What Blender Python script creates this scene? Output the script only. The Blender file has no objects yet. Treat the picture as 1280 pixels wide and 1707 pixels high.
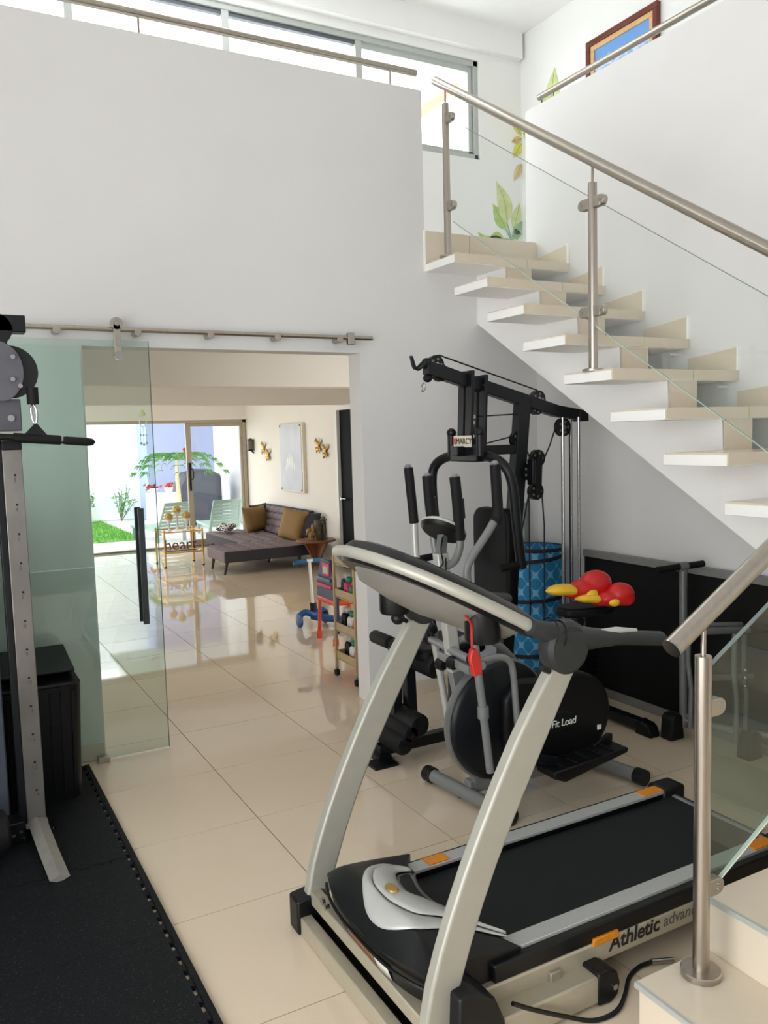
import bpy, bmesh, math, random
from mathutils import Vector, Matrix, Euler
random.seed(7)
SC = bpy.context.scene
COL = SC.collection
PI = math.pi

# ------------------------------------------------------------------ camera
cam = bpy.data.cameras.new('camera')
cam.sensor_fit = 'VERTICAL'; cam.sensor_height = 36.0; cam.lens = 1382.22 / 1707 * 36.0
cam.clip_start = 0.05; cam.clip_end = 200
CAM = bpy.data.objects.new('camera', cam); COL.objects.link(CAM)
yaw, pitch, roll = math.radians(28.7355), math.radians(5.2726), math.radians(-1.5889)
fw = Vector((math.sin(yaw) * math.cos(pitch), math.cos(yaw) * math.cos(pitch), -math.sin(pitch)))
r0 = fw.cross(Vector((0, 0, 1))).normalized(); u0 = r0.cross(fw)
rr = r0 * math.cos(roll) + u0 * math.sin(roll); uu = u0 * math.cos(roll) - r0 * math.sin(roll)
CAM.matrix_world = Matrix(((rr.x, uu.x, -fw.x, 0), (rr.y, uu.y, -fw.y, 0), (rr.z, uu.z, -fw.z, 1.617), (0, 0, 0, 1)))
SC.camera = CAM

# ------------------------------------------------------------------ sky, sun, exposure
W = bpy.data.worlds.new('sky'); SC.world = W; W.use_nodes = True
bg = W.node_tree.nodes['Background']
bg.inputs[0].default_value = (0.96, 0.98, 1.0, 1); bg.inputs[1].default_value = 5.5
def portal(name, loc, rot, sx, sy):
    l = bpy.data.lights.new(name, 'AREA'); l.shape = 'RECTANGLE'; l.size = sx; l.size_y = sy
    l.cycles.is_portal = True
    o = bpy.data.objects.new(name, l); COL.objects.link(o); o.location = loc; o.rotation_euler = rot
portal('portal_upper_window', (1.0, 6.33, 4.41), (math.radians(-90), 0, 0), 7.0, 0.9)
portal('portal_patio_door', (2.2, 12.75, 1.0), (math.radians(-90), 0, 0), 4.4, 2.0)
portal('portal_added_living_window', (-0.78, 9.6, 1.25), (0, math.radians(-90), 0), 1.9, 2.6)  # portal for the added, unseen living room window
portal('portal_gym_window', (-1.92, 0.0, 1.5), (0, math.radians(-90), 0), 2.8, 4.6)
portal('portal_added_side_opening', (-1.92, 5.3, 3.9), (0, math.radians(-90), 0), 1.8, 1.5)  # portal for an unseen opening added to brighten the upper corridor
portal('portal_added_skylight', (2.0, 5.15, 5.27), (0, 0, 0), 1.1, 1.1)  # portal for the added, unseen skylight
VS = SC.view_settings
VS.view_transform = 'Standard'; VS.look = 'None'; VS.exposure = 0.04; VS.gamma = 1.0; VS.use_curve_mapping = False
SC.cycles.use_denoising = True
SC.cycles.max_bounces = 10; SC.cycles.diffuse_bounces = 6; SC.cycles.glossy_bounces = 5; SC.cycles.transparent_max_bounces = 16
SC.cycles.caustics_reflective = False; SC.cycles.caustics_refractive = False
SC.cycles.sample_clamp_indirect = 6.0

# ------------------------------------------------------------------ materials
def s2l(c):
    return tuple(((v / 255) / 12.92 if v / 255 <= 0.04045 else ((v / 255 + 0.055) / 1.055) ** 2.4) for v in c) + (1,)
MATS = {}
def mat(name, rgb=(200, 200, 200), rough=0.5, metal=0.0, spec=0.5, noise=0.0, nscale=20, bump=0.0, bscale=None, stretch=None, emit=None, coat=0, trans=None):
    if name in MATS: return MATS[name]
    m = bpy.data.materials.new(name); m.use_nodes = True; MATS[name] = m
    nt = m.node_tree; b = nt.nodes['Principled BSDF']
    c = s2l(rgb)
    b.inputs['Base Color'].default_value = c; b.inputs['Roughness'].default_value = rough
    b.inputs['Metallic'].default_value = metal; b.inputs['Specular IOR Level'].default_value = spec
    if coat: b.inputs['Coat Weight'].default_value = coat; b.inputs['Coat Roughness'].default_value = 0.08
    tc = nt.nodes.new('ShaderNodeTexCoord'); vec = tc.outputs['Object']
    if stretch:
        mp = nt.nodes.new('ShaderNodeMapping'); mp.inputs['Scale'].default_value = stretch
        nt.links.new(vec, mp.inputs['Vector']); vec = mp.outputs['Vector']
    n = nt.nodes.new('ShaderNodeTexNoise'); n.inputs['Scale'].default_value = nscale; n.inputs['Detail'].default_value = 4
    nt.links.new(vec, n.inputs['Vector'])
    if noise:
        r = nt.nodes.new('ShaderNodeValToRGB')
        lo = tuple(max(0, x * (1 - noise)) for x in c[:3]) + (1,); hi = tuple(min(1, x * (1 + noise)) for x in c[:3]) + (1,)
        r.color_ramp.elements[0].position = 0.3; r.color_ramp.elements[0].color = lo
        r.color_ramp.elements[1].position = 0.7; r.color_ramp.elements[1].color = hi
        nt.links.new(n.outputs['Fac'], r.inputs['Fac']); nt.links.new(r.outputs['Color'], b.inputs['Base Color'])
    if bump:
        n2 = nt.nodes.new('ShaderNodeTexNoise'); n2.inputs['Scale'].default_value = bscale or nscale; n2.inputs['Detail'].default_value = 5
        nt.links.new(vec, n2.inputs['Vector'])
        bp = nt.nodes.new('ShaderNodeBump'); bp.inputs['Strength'].default_value = bump; bp.inputs['Distance'].default_value = 0.01
        nt.links.new(n2.outputs['Fac'], bp.inputs['Height']); nt.links.new(bp.outputs['Normal'], b.inputs['Normal'])
    return m
def glassmat(name, tint, refl=1.0):
    if name in MATS: return MATS[name]
    m = bpy.data.materials.new(name); m.use_nodes = True; MATS[name] = m
    nt = m.node_tree; nt.nodes.clear()
    out = nt.nodes.new('ShaderNodeOutputMaterial'); mix = nt.nodes.new('ShaderNodeMixShader')
    tr = nt.nodes.new('ShaderNodeBsdfTransparent'); tr.inputs[0].default_value = tint + (1,)
    gl = nt.nodes.new('ShaderNodeBsdfGlossy'); gl.inputs['Roughness'].default_value = 0.01; gl.inputs[0].default_value = (refl, refl, refl, 1)
    lw = nt.nodes.new('ShaderNodeLayerWeight'); lw.inputs[0].default_value = 0.5
    pw = nt.nodes.new('ShaderNodeMath'); pw.operation = 'POWER'; pw.inputs[1].default_value = 4.0; nt.links.new(lw.outputs['Facing'], pw.inputs[0])
    fr = nt.nodes.new('ShaderNodeMath'); fr.operation = 'MULTIPLY_ADD'; fr.inputs[1].default_value = 0.7; fr.inputs[2].default_value = 0.035; nt.links.new(pw.outputs[0], fr.inputs[0])
    nt.links.new(fr.outputs[0], mix.inputs[0]); nt.links.new(tr.outputs[0], mix.inputs[1]); nt.links.new(gl.outputs[0], mix.inputs[2])
    nt.links.new(mix.outputs[0], out.inputs[0])
    return m
PAINT = mat('white_wall_paint', (225, 224, 223), 0.6, spec=0.3, noise=0.012, nscale=3, bump=0.02, bscale=180)
PAINTL = mat('living_wall_paint', (236, 230, 220), 0.6, spec=0.3, noise=0.012, nscale=3)
PAINTU = mat('upper_wall_paint_lit', (242, 242, 240), 0.6, spec=0.3, noise=0.01, nscale=3)  # lighter copy of the wall paint, upper floor brightness put into the colour
CEIL = mat('ceiling_paint', (244, 244, 242), 0.7, spec=0.2, noise=0.01, nscale=2)
TILE = mat('polished_porcelain_tile', (220, 203, 180), 0.035, spec=0.62, noise=0.02, nscale=2.5)
GROUT = mat('tile_grout', (92, 80, 64), 0.8)
STEPT = mat('step_tile', (214, 202, 182), 0.16, spec=0.5, noise=0.03, nscale=4)
STEPTOP = mat('step_top_tile', (213, 201, 181), 0.2, spec=0.5, noise=0.02, nscale=4)
STEPW = mat('stair_white_paint', (250, 249, 246), 0.5, noise=0.012, nscale=5)
STEEL = mat('brushed_steel', (176, 168, 158), 0.3, metal=1.0, noise=0.06, nscale=60, stretch=(1, 1, 0.05))
ALU = mat('anodised_aluminium', (168, 160, 146), 0.4, metal=0.6, noise=0.03, nscale=30)
ALUG = mat('grey_window_aluminium', (186, 190, 186), 0.45, metal=0.3, noise=0.03, nscale=30)
CHROME = mat('chrome', (165, 165, 165), 0.2, metal=1.0, noise=0.05, nscale=12)
BLK = mat('black_plastic', (10, 11, 14), 0.42, spec=0.35, noise=0.12, nscale=30)
BLKM = mat('black_powder_coat', (10, 14, 19), 0.38, spec=0.35, noise=0.1, nscale=40, bump=0.04, bscale=300)
RUB = mat('black_rubber', (10, 10, 12), 0.65, spec=0.3, noise=0.15, nscale=60)
VINYL = mat('black_vinyl', (8, 9, 12), 0.5, spec=0.2, noise=0.1, nscale=40, bump=0.1, bscale=200)
GREYM = mat('grey_metal_paint', (112, 114, 114), 0.4, metal=0.3, noise=0.05, nscale=30)
SILV = mat('silver_plastic', (186, 186, 182), 0.35, metal=0.15, noise=0.03, nscale=20)
WHITE = mat('white_plastic', (232, 232, 228), 0.4, noise=0.01, nscale=10)
RED = mat('red_vinyl', (190, 22, 24), 0.35, noise=0.08, nscale=12)
YEL = mat('yellow_vinyl', (222, 178, 34), 0.4, noise=0.1, nscale=14)
ORG = mat('orange_reflector', (214, 132, 22), 0.3, noise=0.1, nscale=60)
GOLD = mat('gold_metal', (205, 160, 82), 0.25, metal=0.9, noise=0.1, nscale=25)
G_DOOR = glassmat('green_tinted_glass', (0.87, 0.925, 0.905))
G_STAIR = glassmat('stair_glass', (0.972, 0.986, 0.981))
G_WIN = glassmat('window_glass', (0.96, 0.975, 0.97))

# ------------------------------------------------------------------ mesh builder
ORIG = {}
def V(*a): return Vector(a if len(a) > 1 else a[0])
class MB:
    def __init__(s): s.v = []; s.f = []
    def add(s, vs, fs):
        o = len(s.v); s.v += [tuple(p) for p in vs]; s.f += [tuple(i + o for i in f) for f in fs]; return s
    def box(s, x0, x1, y0, y1, z0, z1, M=None):
        vs = [V(x, y, z) for x in (x0, x1) for y in (y0, y1) for z in (z0, z1)]
        if M: vs = [M @ p for p in vs]
        return s.add(vs, [(0, 1, 3, 2), (4, 6, 7, 5), (0, 4, 5, 1), (2, 3, 7, 6), (0, 2, 6, 4), (1, 5, 7, 3)])
    def bar(s, p0, p1, w, h, up=(0, 0, 1)):
        p0, p1 = V(p0), V(p1); d = (p1 - p0).normalized(); up = V(up)
        if abs(d.dot(up)) > 0.98: up = V(1, 0, 0)
        a = d.cross(up).normalized(); b = a.cross(d).normalized()
        vs = []
        for p in (p0, p1):
            for (i, j) in ((-1, -1), (1, -1), (1, 1), (-1, 1)): vs.append(p + a * (i * w / 2) + b * (j * h / 2))
        return s.add(vs, [(0, 1, 2, 3), (7, 6, 5, 4), (0, 4, 5, 1), (1, 5, 6, 2), (2, 6, 7, 3), (3, 7, 4, 0)])
    def tube(s, pts, r, n=10, closed=False, cap=True, flat=1.0, up=None):
        pts = [V(p) for p in pts]; m = len(pts)
        rs = r if isinstance(r, (list, tuple)) else [r] * m
        ts = []
        for i in range(m):
            if closed: t = pts[(i + 1) % m] - pts[i - 1]
            else: t = pts[min(i + 1, m - 1)] - pts[max(i - 1, 0)]
            ts.append(t.normalized())
        u = V(up) if up else V(0, 0, 1)
        if abs(ts[0].dot(u)) > 0.95: u = V(1, 0, 0)
        a = ts[0].cross(u).normalized(); rings = []; vs = []
        for i in range(m):
            a = (a - ts[i] * a.dot(ts[i])).normalized(); b = ts[i].cross(a)
            for k in range(n):
                th = 2 * PI * k / n
                vs.append(pts[i] + a * (math.cos(th) * rs[i]) + b * (math.sin(th) * rs[i] * flat))
        fs = []
        for i in range(m if closed else m - 1):
            j = (i + 1) % m
            for k in range(n):
                k2 = (k + 1) % n; fs.append((i * n + k, i * n + k2, j * n + k2, j * n + k))
        if cap and not closed:
            fs.append(tuple(range(n - 1, -1, -1))); fs.append(tuple((m - 1) * n + k for k in range(n)))
        return s.add(vs, fs)
    def cyl(s, p0, p1, r, n=20, r2=None): return s.tube([p0, p1], [r, r if r2 is None else r2], n)
    def prism(s, poly, axis, a, b):
        def P(q, c):
            if axis == 'y': return V(q[0], c, q[1])
            if axis == 'x': return V(c, q[0], q[1])
            return V(q[0], q[1], c)
        n = len(poly)
        ar = sum(poly[i][0] * poly[(i + 1) % n][1] - poly[(i + 1) % n][0] * poly[i][1] for i in range(n))
        if ar < 0: poly = poly[::-1]
        flip = (axis == 'y')
        vs = [P(q, a) for q in poly] + [P(q, b) for q in poly]
        fs = [tuple(range(n - 1, -1, -1)), tuple(range(n, 2 * n))] + [(i, (i + 1) % n, (i + 1) % n + n, i + n) for i in range(n)]
        if flip: fs = [f[::-1] for f in fs]
        return s.add(vs, fs)
    def lathe(s, prof, c, n=28, axis='z', M=None):
        c = V(c); vs = []; fs = []; m = len(prof)
        for k in range(n):
            th = 2 * PI * k / n
            for (r, h) in prof:
                x, y = r * math.cos(th), r * math.sin(th)
                p = V(x, y, h) if axis == 'z' else (V(x, -h, y) if axis == 'y' else V(h, x, y))
                if M: p = M @ p
                vs.append(c + p)
        for k in range(n):
            k2 = (k + 1) % n
            for i in range(m - 1): fs.append((k * m + i, k2 * m + i, k2 * m + i + 1, k * m + i + 1))
        return s.add(vs, fs)
    def ball(s, c, r, n=16, M=None):
        if not isinstance(r, (list, tuple)): r = (r, r, r)
        c = V(c); vs = []; fs = []; h = max(6, n // 2)
        for i in range(h + 1):
            ph = PI * i / h
            for k in range(n):
                th = 2 * PI * k / n
                p = V(r[0] * math.sin(ph) * math.cos(th), r[1] * math.sin(ph) * math.sin(th), r[2] * math.cos(ph))
                vs.append(c + (M @ p if M else p))
        for i in range(h):
            for k in range(n):
                k2 = (k + 1) % n; fs.append((i * n + k, (i + 1) * n + k, (i + 1) * n + k2, i * n + k2))
        return s.add(vs, fs)
    def grid(s, fn, nu, nv, closed_u=False):
        vs = [fn(i / nu, j / nv) for i in range(nu + 1) for j in range(nv + 1)]
        fs = [(i * (nv + 1) + j, (i + 1) * (nv + 1) + j, (i + 1) * (nv + 1) + j + 1, i * (nv + 1) + j + 1) for i in range(nu) for j in range(nv)]
        return s.add(vs, fs)
    def build(s, name, m, parent=None, bevel=0, seg=2, angle=38, sub=0, merge=True, solid=0, origin=None):
        if parent is not None:
            p = parent
            while p.parent: p = p.parent
            o = ORIG[p.name]
        elif origin is not None: o = V(origin)
        else:
            xs = [p[0] for p in s.v]; ys = [p[1] for p in s.v]; zs = [p[2] for p in s.v]
            o = V((min(xs) + max(xs)) / 2, (min(ys) + max(ys)) / 2, min(zs))
        me = bpy.data.meshes.new(name)
        me.from_pydata([(p[0] - o.x, p[1] - o.y, p[2] - o.z) for p in s.v], [], s.f)
        bm = bmesh.new(); bm.from_mesh(me)
        if merge: bmesh.ops.remove_doubles(bm, verts=bm.verts, dist=1e-5)
        bmesh.ops.recalc_face_normals(bm, faces=bm.faces)
        bm.to_mesh(me); bm.free()
        me.polygons.foreach_set('use_smooth', [True] * len(me.polygons))
        try: me.set_sharp_from_angle(angle=math.radians(angle))
        except Exception: pass
        me.materials.append(m)
        ob = bpy.data.objects.new(name, me); COL.objects.link(ob)
        if parent is not None: ob.parent = parent
        else: ob.location = o; ORIG[ob.name] = o
        if solid:
            md = ob.modifiers.new('solid', 'SOLIDIFY'); md.thickness = solid
        if bevel:
            md = ob.modifiers.new('bevel', 'BEVEL'); md.width = bevel; md.segments = seg; md.limit_method = 'ANGLE'; md.angle_limit = math.radians(35)
        if sub:
            md = ob.modifiers.new('sub', 'SUBSURF'); md.levels = sub; md.render_levels = sub
        return ob
def tag(o, label, cat, group=None, kind=None):
    o['label'] = label; o['category'] = cat
    if group: o['group'] = group
    if kind: o['kind'] = kind
    return o
def root(name, label, cat, loc, group=None):
    o = bpy.data.objects.new(name, None); COL.objects.link(o); o.location = loc; o.empty_display_size = 0.1
    ORIG[o.name] = V(loc); return tag(o, label, cat, group)
def struct(o, label=None, cat=None):
    o['kind'] = 'structure'
    if label: o['label'] = label
    if cat: o['category'] = cat
    return o
def copy_tree(o, parent=None):
    c = o.copy(); COL.objects.link(c); c.parent = parent
    if parent is None: ORIG[c.name] = ORIG[o.name]
    for ch in list(o.children): copy_tree(ch, c)
    return c
def share(o, parent, dloc):
    """another copy of a part, moved"""
    c = o.copy(); COL.objects.link(c); c.parent = parent; c.location = o.location + V(dloc)
    for ch in list(o.children):
        d = ch.copy(); COL.objects.link(d); d.parent = c
    return c
def text(name, body, size, loc, rot, m, parent, ext=0.0008, align='CENTER', shear=0.0, space=1.0, bold=0.0):
    cu = bpy.data.curves.new(name, 'FONT'); cu.body = body; cu.size = size; cu.extrude = ext; cu.align_x = align; cu.align_y = 'CENTER'
    cu.shear = shear; cu.offset = bold; cu.space_character = space
    tmp = bpy.data.objects.new(name, cu); COL.objects.link(tmp)
    me = bpy.data.meshes.new_from_object(tmp.evaluated_get(bpy.context.evaluated_depsgraph_get())); me.name = name
    bpy.data.objects.remove(tmp); bpy.data.curves.remove(cu)
    me.materials.clear(); me.materials.append(m); o = bpy.data.objects.new(name, me); COL.objects.link(o)
    p = parent
    while p.parent: p = p.parent
    o.parent = parent; o.location = V(loc) - ORIG[p.name]; o.rotation_euler = rot
    return o
def arc(c, r, a0, a1, n, plane='xz', y=0):
    out = []
    for i in range(n + 1):
        a = math.radians(a0 + (a1 - a0) * i / n)
        if plane == 'xz': out.append((c[0] + r * math.cos(a), c[1] + r * math.sin(a)))
    return out
def rrect(x0, x1, y0, y1, r, n=4):
    out = []
    for (cx, cy, a) in ((x1 - r, y1 - r, 0), (x0 + r, y1 - r, 90), (x0 + r, y0 + r, 180), (x1 - r, y0 + r, 270)):
        for i in range(n + 1):
            t = math.radians(a + 90 * i / n); out.append((cx + r * math.cos(t), cy + r * math.sin(t)))
    return out
def smooth(pts, n=6):
    """Catmull-Rom resample"""
    P = [V(p) for p in pts]; P = [P[0] * 2 - P[1]] + P + [P[-1] * 2 - P[-2]]; out = []
    for i in range(1, len(P) - 2):
        for k in range(n):
            t = k / n
            out.append(0.5 * ((2 * P[i]) + (-P[i - 1] + P[i + 1]) * t + (2 * P[i - 1] - 5 * P[i] + 4 * P[i + 1] - P[i + 2]) * t * t + (-P[i - 1] + 3 * P[i] - 3 * P[i + 1] + P[i + 2]) * t ** 3))
    out.append(P[-2]); return out
# ------------------------------------------------------------------ the setting
fl = struct(MB().box(-1.75, 4.6, -2.75, 12.7, -0.2, -0.004).build('floor', GROUT), 'glossy beige porcelain tile floor running from gym to living room', 'floor')
tl = None
for i in range(-2, 7):
    for j in range(-5, 20):
        x0, y0 = 1.14 + 0.602 * i, 2.08 + 0.6 * j
        if x0 < -0.2 and y0 > 4.2: continue
        x1, y1 = x0 + 0.602, y0 + 0.6
        cx0, cx1 = max(x0, -0.7), min(x1, 4.46 if y0 > 4.2 else 3.58)
        if cx1 - cx0 < 0.05 or y1 > 12.75: continue
        full = abs(cx1 - cx0 - 0.602) < 1e-4
        if full and tl is not None:
            share(tl[0], fl, (x0 - tl[1], y0 - tl[2], 0))
        else:
            g = 0.002
            o = MB().box(cx0 + g, cx1 - g, y0 + g, y1 - g, -0.012, 0.0).build('floor_tile', TILE, fl)
            if full: tl = (o, x0, y0)
# far-left strip of floor beyond the tiles seen
b = MB().box(-1.74, -0.7, -2.7, 4.35, -0.012, 0.0).build('floor_tile', TILE, fl)

w = MB()
w.box(-1.75, 0.71, 4.36, 4.51, 0, 3.65).box(0.71, 2.26, 4.36, 4.51, 2.1, 3.65).box(2.26, 2.72, 4.36, 4.51, 0, 3.65).box(2.72, 3.72, 4.36, 4.51, 0, 2.6)
struct(w.build('wall_front', PAINT, merge=False), 'light grey wall with wide doorway and low upper parapet', 'wall')
w = MB().box(3.57, 3.72, -2.75, 4.36, 0, 3.69).box(3.57, 3.72, 4.36, 4.45, 2.6, 3.69)
struct(w.build('wall_right', PAINT, merge=False), 'tall white wall beside the stairs ending in a parapet', 'wall')
struct(MB().box(-1.74, 0.70, 4.352, 4.36, 0.088, 2.1).build('wall_panel', mat('grey_green_panel', (212, 220, 214), 0.45, noise=0.02, nscale=2)), 'grey green wall panel behind the sliding glass', 'wall panel')
# skirting of the door wall
sk = struct(MB().box(2.27, 3.56, 4.348, 4.36, 0, 0.088).build('baseboard_front', STEPT, bevel=0.002), 'beige tile skirting along door wall', 'baseboard')
sk = struct(MB().box(-1.7, 0.705, 4.348, 4.36, 0, 0.088).build('baseboard_front', STEPT, bevel=0.002), 'beige tile skirting behind the glass panel', 'baseboard')
struct(MB().box(-1.75, 4.6, 4.51, 12.7, 2.5, 2.62).build('ceiling_living', CEIL), 'living room ceiling above the beams', 'ceiling')
struct(MB().box(-1.75, 3.72, 4.51, 6.15, 2.62, 2.835).box(2.72, 3.57, 4.36, 4.51, 2.6, 2.835).box(3.72, 4.89, -2.75, 6.15, 2.62, 2.835).build('floor_upper', mat('upper_floor_tile', (216, 214, 210), 0.2, noise=0.02, nscale=3), merge=False), 'upper floor slab behind the parapets', 'floor')
struct(MB().box(-1.9, 5.04, -2.9, 4.6, 5.12, 5.25).box(-1.9, 5.04, 5.7, 6.3, 5.12, 5.25).box(-1.9, 1.45, 4.6, 5.7, 5.12, 5.25).box(2.55, 5.04, 4.6, 5.7, 5.12, 5.25).build('ceiling', CEIL, merge=False), 'high white ceiling above the upper floor', 'ceiling')
# upper window wall
w = MB().box(-1.9, 5.04, 6.15, 6.3, 2.62, 4.0).box(-1.9, 5.04, 6.15, 6.3, 4.83, 5.12).box(4.43, 5.04, 6.15, 6.3, 4.0, 4.83).box(-1.9, 4.86, 6.08, 6.15, 4.9, 5.12)
struct(w.build('wall_upper', PAINTU, merge=False), 'white upper wall around the long strip window', 'wall')
struct(MB().box(4.89, 5.04, -2.75, 6.15, 2.62, 5.12).build('wall_mural', PAINTU), 'white upper wall carrying the framed landscape', 'wall')
sky = struct(MB().box(1.45, 2.55, 4.6, 4.65, 5.13, 5.2).box(1.45, 2.55, 5.65, 5.7, 5.13, 5.2).box(1.97, 2.03, 4.65, 5.65, 5.13, 5.2).build('added_skylight', ALUG, merge=False), 'grey framed skylight added to light the upper corridor, out of view', 'skylight')  # unseen skylight, put in to brighten the upper floor
# left, back
w = MB().box(-1.9, -1.75, -2.75, 6.15, 4.8, 5.12).box(-1.9, -1.75, -2.75, 4.55, 2.9, 4.8).box(-1.9, -1.75, 6.05, 6.15, 2.9, 4.8)  # high gap at the corridor end is an opening added for light
w.box(-1.9, -1.75, -2.75, -2.3, 0, 2.9).box(-1.9, -1.75, 2.3, 6.15, 0, 2.9).box(-1.9, -1.75, -2.3, 2.3, 0, 0.1)
struct(w.build('wall_left', PAINT, merge=False), 'white side wall of the gym with tall glazing', 'wall')
struct(MB().box(-1.9, 5.04, -2.9, -2.75, 0, 5.12).build('wall_back', PAINT, merge=False), 'white wall behind the viewer', 'wall')
wf = MB()
for y in (-2.27, 0.0, 2.27): wf.box(-1.86, -1.79, y - 0.03, y + 0.03, 0.1, 2.9)
for z in (0.13, 2.87): wf.box(-1.86, -1.79, -2.3, 2.3, z - 0.03, z + 0.03)
wb = struct(wf.build('window_3', ALUG, merge=False), 'grey framed gym glazing, out of view', 'window')
# living room
struct(MB().box(4.45, 4.6, 4.51, 8.36, 0, 2.5).box(4.45, 4.6, 8.36, 9.27, 1.97, 2.5).box(4.45, 4.6, 9.27, 12.7, 0, 2.5).box(4.56, 4.6, 8.36, 9.27, 0, 1.97).build('wall_living_right', PAINTL, merge=False), 'warm white living room wall behind the sofa', 'wall')
struct(MB().box(-0.75, -0.6, 4.51, 8.3, 0, 2.5).box(-0.75, -0.6, 10.9, 12.7, 0, 2.5).box(-0.75, -0.6, 8.3, 10.9, 0, 0.3).box(-0.75, -0.6, 8.3, 10.9, 2.2, 2.5).build('wall_living_left', PAINTL, merge=False), 'warm white living room wall with an added wide window, beyond the doorway', 'wall')  # window opening made up to bring light onto the sofa wall
struct(MB().box(-0.6, 4.45, 12.55, 12.7, 1.93, 2.5).box(-0.6, 0.4, 12.55, 12.7, 0, 1.93).build('wall_living_back', PAINTL, merge=False), 'cream wall over the patio sliding door', 'wall')
struct(MB().box(-0.6, 4.45, 6.45, 6.67, 2.04, 2.5).build('trim_1', PAINTL, bevel=0.004), 'near living room ceiling beam', 'beam')
struct(MB().box(-0.6, 4.45, 8.85, 9.1, 2.0, 2.5).build('trim_2', PAINTL, bevel=0.004), 'far living room ceiling beam', 'beam')

# ---- upper strip window
fr = MB()
fr.box(-1.7, 4.43, 6.17, 6.25, 4.0, 4.045).box(-1.7, 4.43, 6.17, 6.25, 4.785, 4.83).box(4.385, 4.43, 6.17, 6.25, 4.0, 4.83)
wn = struct(fr.build('window_1', ALUG, merge=False, bevel=0.003), 'long grey framed strip window of the upper floor', 'window')
for x in (-0.05, 1.05, 2.16, 3.27): MB().box(x - 0.028, x + 0.028, 6.175, 6.245, 4.0, 4.83).build('mullion', ALUG, wn, bevel=0.003)
DKAL = mat('dark_grey_aluminium', (96, 100, 106), 0.45, metal=0.3, noise=0.03)
xs = (-1.7, -0.05, 1.05, 2.16, 3.27, 4.41)
for a, b in zip(xs[:-1], xs[1:]):
    p = MB().box(a + 0.02, b - 0.02, 6.205, 6.211, 4.03, 4.80).build('pane', G_WIN, wn)
    if a < 3: MB().box(a + 0.02, b - 0.02, 6.19, 6.23, 4.755, 4.785).build('sash_rail', DKAL, p)
    else:
        MB().box(a + 0.03, b - 0.03, 6.19, 6.23, 4.735, 4.775).box(b - 0.07, b - 0.03, 6.19, 6.23, 4.05, 4.735).box(a + 0.03, b - 0.03, 6.19, 6.23, 4.04, 4.07).build('sash_rail', ALUG, p)

fr = MB()
for y in (8.3, 9.6, 10.9): fr.box(-0.70, -0.64, y - 0.03, y + 0.03, 0.3, 2.2)
for z in (0.3, 2.2): fr.box(-0.70, -0.64, 8.3, 10.9, z - 0.03, z + 0.03)
struct(fr.build('added_living_window', ALUG, merge=False), 'wide side window added to light the living room, out of view', 'window')  # frame of the added window, never in view
# ---- patio sliding door
FR = mat('champagne_door_frame', (176, 166, 146), 0.4, metal=0.25, noise=0.03)
fr = MB().box(0.4, 4.44, 12.56, 12.66, 1.885, 1.935).box(0.4, 4.44, 12.56, 12.66, 0.0, 0.02).box(4.385, 4.44, 12.56, 12.66, 0, 1.93)
pd = struct(fr.build('door_2', FR, merge=False, bevel=0.003), 'champagne framed sliding glass door to the patio', 'door')
MB().box(3.485, 3.565, 12.58, 12.62, 0.02, 1.885).build('stile', FR, pd, bevel=0.003)
MB().box(3.565, 4.385, 12.58, 12.62, 1.83, 1.885).box(4.345, 4.385, 12.58, 12.62, 0.02, 1.83).box(3.565, 4.345, 12.58, 12.62, 0.02, 0.09).build('sash_frame', FR, pd, merge=False)
MB().box(3.565, 4.345, 12.597, 12.603, 0.09, 1.83).build('pane', G_WIN, pd)
h = MB().box(3.51, 3.54, 12.555, 12.58, 0.85, 1.28).build('handle', BLK, pd, bevel=0.004)
MB().tube(smooth([(3.535, 12.56, 1.02), (3.555, 12.52, 1.04), (3.56, 12.51, 1.1), (3.555, 12.52, 1.17), (3.535, 12.56, 1.2)]), 0.01, 8).build('pull', BLK, h)

# ---- dark interior door
NAVY = mat('dark_navy_door', (10, 12, 19), 0.6, spec=0.1, noise=0.06, nscale=8, stretch=(1, 1, 0.1))
d1 = struct(MB().box(4.47, 4.51, 8.4, 9.23, 0, 1.94).build('door_1', NAVY, bevel=0.003), 'dark navy interior door beside the sofa wall', 'door')
MB().box(4.43, 4.52, 9.23, 9.29, 0, 1.99).box(4.43, 4.52, 8.34, 8.4, 0, 1.99).box(4.43, 4.52, 8.4, 9.23, 1.94, 1.99).build('door_frame', WHITE, d1, merge=False)
hd = MB().cyl((4.47, 9.16, 0.86), (4.42, 9.16, 0.86), 0.02, 14).cyl((4.43, 9.16, 0.86), (4.43, 9.03, 0.86), 0.009, 10).build('handle', CHROME, d1)

# ------------------------------------------------------------------ outside
PAT = mat('patio_tile', (226, 226, 226), 0.35, noise=0.02, nscale=3)
LAV = mat('pale_lavender_wall', (172, 180, 216), 0.7, noise=0.02, nscale=2)
OWH = mat('white_garden_wall', (240, 240, 242), 0.7, noise=0.01, nscale=2)
pf = struct(MB().box(-4, 8, 12.7, 18.2, -0.25, -0.02).build('ground', mat('garden_soil', (120, 100, 70), 0.9, noise=0.2, nscale=15)), 'soil under the garden lawn', 'ground')
pt = struct(MB().box(-4, 8, 12.7, 14.05, -0.2, -0.016).build('patio', GROUT), 'pale tiled patio outside the sliding door', 'patio')
t0 = None
for i in range(8):
    for j in range(2):
        x0, y0 = 0.2 + 0.66 * i, 12.72 + 0.66 * j
        if t0 is None: t0 = MB().box(x0 + 0.003, x0 + 0.657, y0 + 0.003, y0 + 0.657, -0.03, -0.008).build('patio_tile', PAT, pt, bevel=0.002, seg=1)
        else: share(t0, pt, (0.66 * i, 0.66 * j, 0))
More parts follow.
